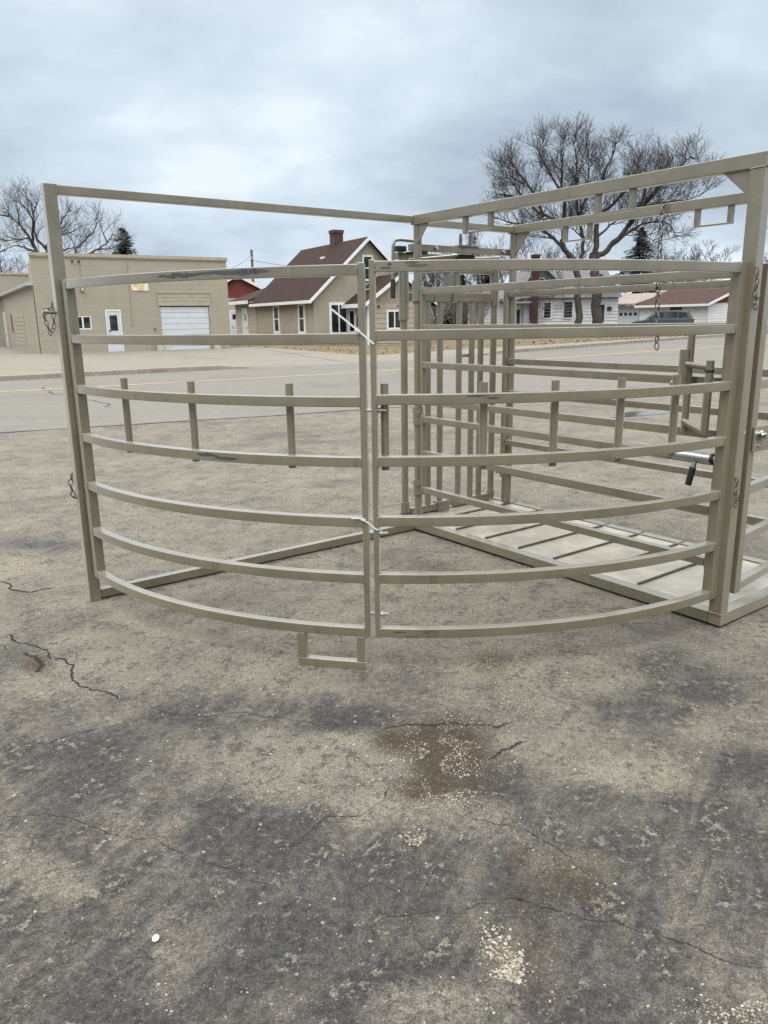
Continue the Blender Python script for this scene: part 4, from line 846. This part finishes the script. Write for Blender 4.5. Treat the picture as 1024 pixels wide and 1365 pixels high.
m.tube([(9.2,-1.0,.75),(10.7,-1.0,.75)],.02,5); m.build('hand_rail',simple('white_iron_rail',(.6,.6,.6),.5,.05,4),wh)
m=MB(); m.bar((3.75,-1.6,.9),(4.7,-1.9,.35),.08,.08); m.box(3.7,3.78,-1.64,-1.56,-.1,1.05); m.build('stair_rail',simple('raw_lumber',(.4,.27,.13),.7,.15,5),wh)

# low white house with brown roof on the right
gh=thing('white_ranch_house','low white clapboard house with brown shingle roof and red gable','house',(27.3,66,.35),B30)
GW,GD=9.4,7.2
m=MB(); m.box(0,GW,0,GD,-.3,2.28); m.build('wall',SIDEW,gh); m=MB(); boards(m,0,GW,-.2,2.26,-.002,.24,.05); m.build('clapboards',SIDEW,gh); m=MB(); boards(m,0,GD,-.2,2.26,-.002,.24,.05); xf(0,m); m.build('clapboards',SIDEW,gh)
m=MB(); m.prism([(0.02,2.281),(GW-.02,2.281),(GW/2,3.78)],'y',.02,GD-.02); m.build('gable',REDS,gh)
m=MB(); gable_roof(m,0,GW,GW/2,2.25,3.8,-.45,GD+.2,.45,.12); m.build('roof',SHING2,gh); m=MB(); rake(m,0,GW,GW/2,2.25,3.8,-.451,.46,.2); m.box(-.54,-.455,-.45,GD+.2,2.03,2.22); m.build('fascia',WTRIM,gh)
window(gh,2.6,3.7,1.45,2.0,-.03,side=True,mull=0,fw=.05,frame=PLASTIC)
m=MB(); m.box(.35,7,GD+.01,12.2,-.3,2.25); ga=m.build('garage_wall',SIDEW,gh)
m=MB(); m.add([(-.5,GD+.21,2.3),(-.5,12.6,2.3),(4,12.6,3.3),(4,GD+.21,3.3),(-.5,GD+.21,2.42),(-.5,12.6,2.42),(4,12.6,3.45),(4,GD+.21,3.45)],[(0,1,2,3),(4,7,6,5),(0,4,5,1),(1,5,6,2),(2,6,7,3),(3,7,4,0)]); m.build('garage_roof',SHING3,gh)
m=MB(); m.box(.28,.349,GD+.35,10.6,-.1,1.95); gd=m.build('garage_door',WDOOR,gh); m=MB()
for k in range(5): m.box(.27,.2795,GD+.6+k*.58,GD+.6+k*.58+.36,1.35,1.62)
m.build('pane',GLASS,gd)
m=MB(); m.box(.2,.348,10.9,12.2,-.1,2.2); m.build('dark_bay',BRICKM,gh)

# ------------------------------------------------------------------ parked car
def car():
    t=thing('parked_car','dark grey sport utility car parked before the low white house','car',(21.25,59.6,.35),R_(157))
    # half profiles: x station, half width low, half width high, z belt, z roof(None)
    st=[(-2.3,.72,.5,.95),(-2.2,.86,.3,1.02),(-1.6,.92,.22,1.06),(-.6,.93,.2,1.05),(.6,.93,.2,1.03),(1.2,.92,.22,1.0),(1.9,.88,.26,.9),(2.25,.78,.34,.78),(2.38,.6,.42,.66)]
    m=MB(); n=8; b=0
    for x,w,z0,z1 in st:
        for y,z in ((-w*.92,z0),(-w,z0+.15),(-w,(z0+z1)/2+.1),(-w*.95,z1),(w*.95,z1),(w,(z0+z1)/2+.1),(w,z0+.15),(w*.92,z0)): m.v.append((x,y,z))
    for i in range(len(st)-1):
        for k in range(n): k2=(k+1)%n; m.f.append((i*n+k,i*n+k2,(i+1)*n+k2,(i+1)*n+k))
    m.f.append(tuple(range(n))); m.f.append(tuple((len(st)-1)*n+k for k in range(n-1,-1,-1)))
    # greenhouse
    prof=[(-2.22,1.0,.86),(-2.05,1.3,.8),(-1.85,1.58,.72),(-1.2,1.66,.7),(-.2,1.66,.7),(.35,1.58,.72),(.8,1.3,.8),(1.15,1.03,.86)]
    g=MB()
    N=len(prof)
    roof=[(x,z,w) for x,z,w in prof]
    vs=[(x,-w,z) for x,z,w in roof]+[(x,w,z) for x,z,w in roof]
    fs=[(i,i+1,N+i+1,N+i) for i in range(N-1)]+[tuple(range(N-1,-1,-1)),tuple(range(N,2*N))]
    m.add(vs,fs)
    m.box(-2.2,-1.75,-.7,.7,1.6,1.66)
    m.build('body',CARP,t,bevel=.03)
    g=MB()
    for s in (-1,1):
        for q in ([(-1.95,1.12),(-1.72,1.5),(-1.2,1.55),(-1.2,1.12)],[(-1.13,1.12),(-1.13,1.56),(-.3,1.56),(-.3,1.12)],[(-.23,1.12),(-.23,1.56),(.28,1.5),(.72,1.12)]):
            w=lambda z:s*(.86-(z-1.0)*.235+.012); g.add([(x,w(z),z) for x,z in q],[tuple(range(len(q)))])
    g.add([(-2.235,-.68,1.06),(-2.235,.68,1.06),(-1.9,.6,1.56),(-1.9,-.6,1.56)],[(0,1,2,3)]); g.add([(1.12,-.76,1.08),(1.12,.76,1.08),(.42,.64,1.56),(.42,-.64,1.56)],[(0,1,2,3)])
    g.build('side_windows',GLASS,t,fixn=False)
    for s in (-1,1):
        l=MB(); l.box(-2.33,-2.12,s*.74-.12,s*.74+.12,.88,1.02); l.build('tail_light',TAIL,t)
        l=MB(); l.box(2.1,2.3,s*.66-.12,s*.66+.12,.68,.78); l.build('headlight',WTRIM,t)
        l=MB(); l.box(.62,.78,s*.97-.08,s*.97+.08,1.05,1.18); l.build('mirror',CARP,t)
        for x in (-1.4,1.42):
            l=MB(); l.tube([(x,s*.72,.34),(x,s*.92,.34)],.34,22); wl=l.build('wheel',BLACK,t,smooth='auto'); l=MB(); l.tube([(x,s*.9,.34),(x,s*.93,.34)],.22,16); l.build('rim',ZINC,wl,smooth='auto')
    l=MB(); l.box(-2.36,-2.3,-.28,.28,.8,.92); l.build('licence_plate',WTRIM,t)
    l=MB(); l.box(-2.38,-2.28,-.8,.8,.42,.62); l.build('bumper',PLASTIC,t)
car()
t=thing('covered_grill','low black covered object standing by the white wall right of the car','grill',(29.2,64.3,.35),.2)
m=MB(); m.box(-.55,.55,-.35,.35,.3,.72); m.tube([(-.55,0,.7),(.55,0,.7)],.33,14); m.build('cover',BLACK,t,smooth='auto')
for a,b in ((-.45,-.25),(-.45,.25),(.45,-.25),(.45,.25)): m=MB(); m.box(a-.03,a+.03,b-.03,b+.03,0,.3); m.build('leg',PLASTIC,t)
t=thing('play_ball','small magenta ball on the grass by the porch of the white house','ball',(10.55,58.5,.35),0)
m=MB(); b=bmesh.new(); bmesh.ops.create_uvsphere(b,u_segments=16,v_segments=10,radius=.25); m.v=[(v.co.x,v.co.y,v.co.z+.25) for v in b.verts]; m.f=[tuple(v.index for v in f.verts) for f in b.faces]; b.free(); m.build('ball_skin',simple('magenta_vinyl',(.4,.06,.2),.4,.05,4),t,smooth=True)

# ------------------------------------------------------------------ poles and wires
def pole(label,x,y,h,r,arm=0):
    t=thing('utility_pole',label,'utility pole',(x,y,terr(x,y)-.1),0,'utility poles')
    m=MB(); m.tube([(0,0,0),(0,0,h)],[r,r*.7],10); m.build('shaft',WOODP,t,smooth='auto')
    if arm: m=MB(); m.box(-arm,arm,-.05,.05,h-.5,h-.38); m.build('crossarm',WOODP,t)
    m=MB(); m.tube([(.0,-.12,h-.9),(0,-.12,h-.6)],.07,8); m.build('insulator',simple('grey_insulator',(.3,.3,.3),.4,.1,5),t)
    return t
pole('weathered wooden utility pole rising behind the gap between shop and tan house',-12.0,75,7.9,.16)
pole('dark utility pole seen behind the head gate bars by the white house',11.25,74,6.3,.14)
def wire(label,a,b,sag):
    t=thing('overhead_wire',label,'wire',a,0,'overhead wires'); m=MB(); A=Vector((0,0,0)); Bv=Vector(b)-Vector(a)
    m.tube([A.lerp(Bv,i/14)-Vector((0,0,sag*4*(i/14)*(1-i/14))) for i in range(15)],.018,4); m.build('cable',WIREM,t)
wire('thin cable from the pole top down to the shop roof',(-12,75,7.7),(-11,46,4.5),.6)
wire('thin cable running right from the pole behind the tan house',(-12,75,7.2),(11.25,74,6.3),.9)
wire('lower cable from the pole towards the red shed',(-12,75,6.0),(-10,58,4.4),.4)

# ------------------------------------------------------------------ trees
def rdir(r): 
    while True:
        v=Vector((r.uniform(-1,1),r.uniform(-1,1),r.uniform(-1,1)))
        if .1<v.length<1: return v.normalized()
class Tree:
    def __init__(s,seed,minr=.007,sparse=1): s.sparse=sparse; s.r=random.Random(seed); s.m=MB(); s.minr=minr; s.trunk=MB()
    def branch(s,p,d,L,r0,lev,up=.18):
        r=s.r; n=3 if lev<3 else 2
        if lev==1: n=5
        pts=[p]; dd=d.copy(); q=p.copy()
        for i in range(n):
            dd=(dd+rdir(r)*.2+Vector((0,0,up*.35))).normalized(); q=q+dd*(L/n); pts.append(q.copy())
        s.m.tube(pts,[max(s.minr,r0*(1-.75*i/n)) for i in range(n+1)],4 if lev==1 else 3,caps=False)
        s.kids(pts,L,r0,lev,up)
    def kids(s,pts,L,r0,lev,up=.18):
        r=s.r
        if lev>=4: return
        sp={0:.3,1:.16,2:.13,3:.16}[lev]*s.sparse; ll={0:(1.0,2.8),1:(.6,1.5),2:(.4,1.0),3:(.15,.35)}[lev]
        if lev==3: return
        acc=0; tot=sum((b-a).length for a,b in zip(pts,pts[1:])); go=.22*tot if lev==0 else .15*tot
        run=0
        nxt=go+r.uniform(0,sp)
        for a,b in zip(pts,pts[1:]):
            seg=(b-a).length
            while nxt<=run+seg:
                u=(nxt-run)/max(seg,1e-6); p=a.lerp(b,u); tdir=(b-a).normalized()
                x=rdir(r); x=(x-tdir*x.dot(tdir)).normalized()
                d=(tdir*r.uniform(.5,.95)+x*r.uniform(.65,1.05)+Vector((0,0,up))).normalized()
                fr=nxt/tot; l=r.uniform(*ll)*(1.2-.75*fr)
                s.branch(p,d,l,max(s.minr,min(r0*.5,.038 if lev==0 else .014 if lev==1 else .008)*(1-.3*fr)),lev+1,up)
                nxt+=sp*r.uniform(.6,1.4)
            run+=seg
        # leading shoot
        d=(pts[-1]-pts[-2]).normalized()
        if lev<3: s.branch(pts[-1],d,r.uniform(*ll)*.55,max(s.minr,r0*.2),lev+1,up)
def smooth_poly(P,k=2):
    for _ in range(k):
        Q=[P[0]]
        for a,b in zip(P,P[1:]): Q+=[a.lerp(b,.25),a.lerp(b,.75)]
        Q.append(P[-1]); P=Q
    return P
def limb_tree(label,limbs,Y,seed,amp,zmin,group,ntr,minr=.007,kx=1,kz=1,zp=0,sparse=1,kr=None,bark=None):
    kr=kr or kx; bark=bark or BARK
    xc=limbs[0][0][0][0]; limbs=[([(xc+(x-xc)*(kx if x<xc else kr) if z>zp else x,zp+(z-zp)*kz if z>zp else z) for x,z in pts],r0) for pts,r0 in limbs]
    x0,z0=limbs[0][0][0]; zb=terr(x0,Y)-.1
    t=thing('bare_tree',label,'tree',(x0,Y,zb),0,group)
    T=Tree(seed,minr,sparse)
    def dep(x,z):
        k=min(1,max(0,(z-zmin)/4)); return amp*k*noise.noise((x*.16,z*.2,seed*1.7))*1.6
    for i,(pts,r0) in enumerate(limbs):
        P=[Vector((x-x0,dep(x,z),z-zb)) for x,z in pts]
        if i<ntr: P[0].z=min(P[0].z,0)
        if i>=ntr: P[-1]=P[-2].lerp(P[-1],.7)
        P=smooth_poly(P,2); N=len(P)
        rad=[r0*(.85 if i<ntr else .72)*(1-(.35 if i<ntr else .9)*(k/(N-1))**.8) for k in range(N)]
        # wobble
        P=[p+Vector((T.r.uniform(-1,1),T.r.uniform(-1,1),T.r.uniform(-1,1)))*min(.09,r0*.25) if 0<k<N-1 else p for k,p in enumerate(P)]
        (T.trunk if i<ntr else T.m).tube(P,rad,9 if r0>.2 else 6,caps=True)
        if i>=ntr: T.kids(P,0,r0,0,.24)
    T.trunk.build('trunk',bark,t,smooth=True,fixn=False); T.m.build('crown',bark,t,smooth=True,fixn=False)
    return t
def rand_tree(label,x,y,h,spread,seed,group,n=9,minr=.014,name='bare_tree',mat=BARK,cat='tree'):
    zb=terr(x,y)-.1; t=thing(name,label,cat,(x,y,zb),0,group); mat=BARK2; T=Tree(seed,minr,1.8); r=T.r
    th=h*.3; T.trunk.tube([(0,0,0),(.05,0,th*.5),(0,.05,th)],[h*.022,h*.018,h*.015],8)
    for k in range(n):
        a=6.283*k/n+r.uniform(-.3,.3); e=r.uniform(.15,1.0)*spread; z=th*r.uniform(.75,1.0); top=h*r.uniform(.68,.95)
        P=smooth_poly([Vector((0,0,z)),Vector((math.cos(a)*e*.3,math.sin(a)*e*.3,z+(top-z)*.35)),Vector((math.cos(a)*e*.7,math.sin(a)*e*.7,z+(top-z)*.7)),Vector((math.cos(a)*e,math.sin(a)*e,top))],1); N=len(P)
        T.m.tube(P,[h*.011*(1-.8*i/(N-1)) for i in range(N)],6); T.kids(P,0,h*.011,0,.2)
    T.trunk.build('trunk',mat,t,smooth=True,fixn=False); T.m.build('crown',mat,t,smooth=True,fixn=False); return t
BARK2=simple('pale_grey_bark',(.075,.066,.06),.95,.3,6,bump=.3,bscale=20,spec=.1)
limb_tree('large bare twin trunked tree in front of the white house, crown above the cage',BIG_TREE,56,5,2.2,3,'bare deciduous trees',2,.007,.97,.87,4,1,.86)
limb_tree('large bare tree spreading above the roof of the tan block shop',LEFT_TREE,66,9,2.6,4,'bare deciduous trees',1,.008,.95,.82,6,1.75,None,BARK2)
rand_tree('small bare tree above the block wing at the far left',-40,84,8.2,3.0,21,'bare deciduous trees',7)
rand_tree('slim bare tree with fine twigs right of the tan house behind the head gate',5.2,76,6.6,2.4,22,'bare deciduous trees',8)
rand_tree('distant bare tree crown showing over the low white house roof',40,104,10.2,5.5,23,'bare deciduous trees',11,.02)
rand_tree('bare tree at the far right beyond the right corner post',43.5,84,10.5,4.2,24,'bare deciduous trees',9,.016)
rand_tree('bare tree behind the dormers of the white house',16.5,78,8.0,4.0,25,'bare deciduous trees',9,.016)
rand_tree('bare tree beyond the chimney of the white house',11.5,88,9.4,4.2,26,'bare deciduous trees',9,.018)
def bush(label,x,y,h,w,seed):
    zb=terr(x,y)-.05; t=thing('bare_bush',label,'bush',(x,y,zb),0,'bare brown bushes'); T=Tree(seed,.009,1.9); r=T.r
    for k in range(9):
        a=r.uniform(0,6.283); e=w*r.uniform(.1,1)**.7; top=h*r.uniform(.6,1); P=[Vector((math.cos(a)*.2,math.sin(a)*.2,0)),Vector((math.cos(a)*e*.5,math.sin(a)*e*.5,top*.55)),Vector((math.cos(a)*e,math.sin(a)*e,top))]
        T.m.tube(P,[.035,.025,.013],5); T.kids(P,0,.03,0,.3)
    T.m.build('stems',BRUSHM,t,smooth=True,fixn=False)
bush('brown leafless bush just right of the tan house behind the head gate',3.9,55,1.9,.8,31)
bush('tall brown leafless bush behind the middle bars of the head gate',5.4,57,2.1,.8,32)
bush('brown leafless bush left of the white house wall',7.0,60.5,1.9,.7,33)
def spruce(label,x,y,h,w,seed):
    zb=terr(x,y)-.1; t=thing('spruce_tree',label,'tree',(x,y,zb),0,'dark spruce trees'); r=random.Random(seed)
    m=MB(); m.tube([(0,0,0),(0,0,h*.97)],[h*.02,.02],8); m.build('trunk',BARK,t,smooth='auto')
    m=MB(); z=h*.08
    while z<h*.985:
        f=1-z/h; R=w*(f**.85)*r.uniform(.88,1.05)+.06; nb=int(7+12*f)
        for k in range(nb):
            a=r.uniform(0,6.283); L=R*r.uniform(.6,1.08); ca,sa=math.cos(a),math.sin(a)
            ns=max(3,int(L*7))
            for j in range(ns):
                u=(j+.6)/ns; dist=L*u; dz=-.28*L*u*u+.12*L*u**3
                wd=.34*(1-u*.6)*min(1,L)+.08
                for q in range(5):
                    ox=r.uniform(-wd,wd); oz=r.uniform(-.12,.1); px=ca*dist-sa*ox; py=sa*dist+ca*ox; pz=z+dz+oz
                    l=r.uniform(.16,.34); b_=a+r.uniform(-.9,.9); dx,dy=math.cos(b_)*l,math.sin(b_)*l; hx_=-math.sin(b_)*l*.3; hy=math.cos(b_)*l*.3
                    m.add([(px-hx_,py-hy,pz),(px+hx_,py+hy,pz+r.uniform(-.06,.06)),(px+dx,py+dy,pz-r.uniform(-.03,.16))],[(0,1,2)])
        z+=h*.032*(.6+f)
    m.build('crown',NEEDLE,t,fixn=False)
spruce('dark spruce tree peeking over the shop roof',-25.4,80,10.8,5.0,41)
spruce('dark spruce tree between the big bare tree and the low white house',27.5,85,10.6,5.2,42)
spruce('left of two dark evergreens behind the white house wing',8.3,82,5.9,3.2,43)
spruce('right of two dark evergreens behind the white house wing',11.2,83,5.6,3.0,44)
spruce('dark spruce behind the faded garage roof of the low white house',25.0,92,6.4,3.4,45)
def hedge():
    m=MB(); r=random.Random(77)
    for k in range(5200):
        s=r.uniform(-160,240); n=r.uniform(150,175); x,y=xy(s,n); h=(3.2+2.2*noise.noise((s*.07,1,2))+1.2*noise.noise((s*.3,4,2)))*r.uniform(.35,1); z=.25
        a=r.uniform(-.5,.5); m.tube([(x,y,z),(x+a*.5,y,z+h*.6),(x+a*1.2+r.uniform(-.4,.4),y,z+h)],[.09,.06,.03],3,caps=False)
        for j in range(3):
            u=r.uniform(.3,.9); m.tube([(x+a*u,y,z+h*u),(x+a*u+r.uniform(-.9,.9),y+r.uniform(-.5,.5),z+h*u+r.uniform(.3,1))],[.05,.02],3,caps=False)
    o=m.build('far_wood',BRUSHM,fixn=False); tag(o,'distant leafless brown wood line beyond the houses','wood',kind='stuff')
hedge()
def tufts():
    m=MB(); r=random.Random(5)
    for k in range(1000):
        s=r.uniform(14.1,60); n=interp(LAWNE,s)+abs(r.gauss(0,2.2))-.08; x,y=xy(s,n); z=terr(x,y)-.01; h=r.uniform(.03,.09); a=r.uniform(0,3.14); w=r.uniform(.03,.09)
        m.add([(x-w*math.cos(a),y-w*math.sin(a),z),(x+w*math.cos(a),y+w*math.sin(a),z),(x+r.uniform(-.05,.05),y+r.uniform(-.05,.05),z+h)],[(0,1,2)])
    o=m.build('grass_tufts',GRASS,fixn=False); tag(o,'dry straw coloured grass along the lawn edge','grass',kind='stuff')
tufts()

# ------------------------------------------------------------------ light, sky, camera
w=bpy.data.worlds.new('World'); SC.world=w; w.use_nodes=True
nt=NT(w); nt.n.clear()
out=nt.node('ShaderNodeOutputWorld')
SUN_EL,SUN_ROT=R_(62),R_(200)
sky=nt.node('ShaderNodeTexSky',sky_type='NISHITA'); sky.sun_disc=False; sky.sun_elevation=SUN_EL; sky.sun_rotation=SUN_ROT; sky.dust_density=2.5; sky.air_density=1.2
bg1=nt.node('ShaderNodeBackground'); nt.put(bg1.inputs[0],sky.outputs[0]); bg1.inputs[1].default_value=.06
g=nt.coord('Generated'); sp=nt.sep(g)
den=nt.math('ADD',nt.math('MAXIMUM',sp[2],0.0),.3)
cx=nt.math('DIVIDE',sp[0],den); cy=nt.math('DIVIDE',sp[1],den)
cv=nt.node('ShaderNodeCombineXYZ'); nt.put(cv.inputs[0],cx); nt.put(cv.inputs[1],cy)
V=cv.outputs[0]
c1=nt.noise(nt.mapv(V,(1,1,1),(0,0,.2),(1.9,.7,0)),1.25,7,.5,.3); c2=nt.noise(nt.mapv(V,(1,1.2,1),(0,0,-.3),(7,2,1)),3.6,6,.55,.2)
cc=nt.math('ADD',nt.math('MULTIPLY',c1,.72),nt.math('MULTIPLY',c2,.28))
ccol=nt.node('ShaderNodeValToRGB'); nt.put(ccol.inputs[0],cc); e=ccol.color_ramp.elements
e[0].position=.37; e[0].color=(.365,.435,.515,1); e[1].position=.63; e[1].color=(.68,.755,.82,1)
x=e.new(.47); x.color=(.465,.545,.63,1); x=e.new(.56); x.color=(.565,.65,.735,1)
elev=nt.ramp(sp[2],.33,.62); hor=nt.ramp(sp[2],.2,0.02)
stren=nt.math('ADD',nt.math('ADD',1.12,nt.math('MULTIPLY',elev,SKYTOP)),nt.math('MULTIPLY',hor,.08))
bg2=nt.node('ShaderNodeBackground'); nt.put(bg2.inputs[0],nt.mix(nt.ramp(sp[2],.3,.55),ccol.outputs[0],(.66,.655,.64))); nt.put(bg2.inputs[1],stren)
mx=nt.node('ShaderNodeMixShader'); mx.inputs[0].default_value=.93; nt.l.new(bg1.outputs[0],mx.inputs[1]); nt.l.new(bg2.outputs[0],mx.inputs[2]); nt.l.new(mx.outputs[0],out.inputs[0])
sl_=bpy.data.lights.new('overcast_sun','SUN'); sl_.energy=1.4; sl_.angle=R_(30); sl_.color=(1,.96,.9); so=bpy.data.objects.new('overcast_sun',sl_); COL.objects.link(so)
# sky sun_rotation is measured from +Y towards +X
dirv=Vector((math.sin(SUN_ROT)*math.cos(SUN_EL),math.cos(SUN_ROT)*math.cos(SUN_EL),math.sin(SUN_EL)))
so.rotation_euler=dirv.to_track_quat('Z','Y').to_euler()
cam=bpy.data.cameras.new('camera'); co=bpy.data.objects.new('camera',cam); COL.objects.link(co); SC.camera=co
cam.sensor_fit='VERTICAL'; cam.sensor_height=36; cam.lens=1018.0/1365*36; cam.clip_end=3000; cam.clip_start=.05
p_,r_=.24598,-.0142956
fw=Vector((0,math.cos(p_),-math.sin(p_))); rt=Vector((1,0,0)); u_=rt.cross(fw); c_,s_=math.cos(r_),math.sin(r_)
Rr=rt*c_+u_*s_; Uu=-rt*s_+u_*c_
M=Matrix(((Rr.x,Uu.x,-fw.x,0),(Rr.y,Uu.y,-fw.y,0),(Rr.z,Uu.z,-fw.z,1.6),(0,0,0,1))); co.matrix_world=M
SC.view_settings.view_transform='Standard'; SC.view_settings.look='None'; SC.view_settings.gamma=1; SC.view_settings.exposure=EXPO
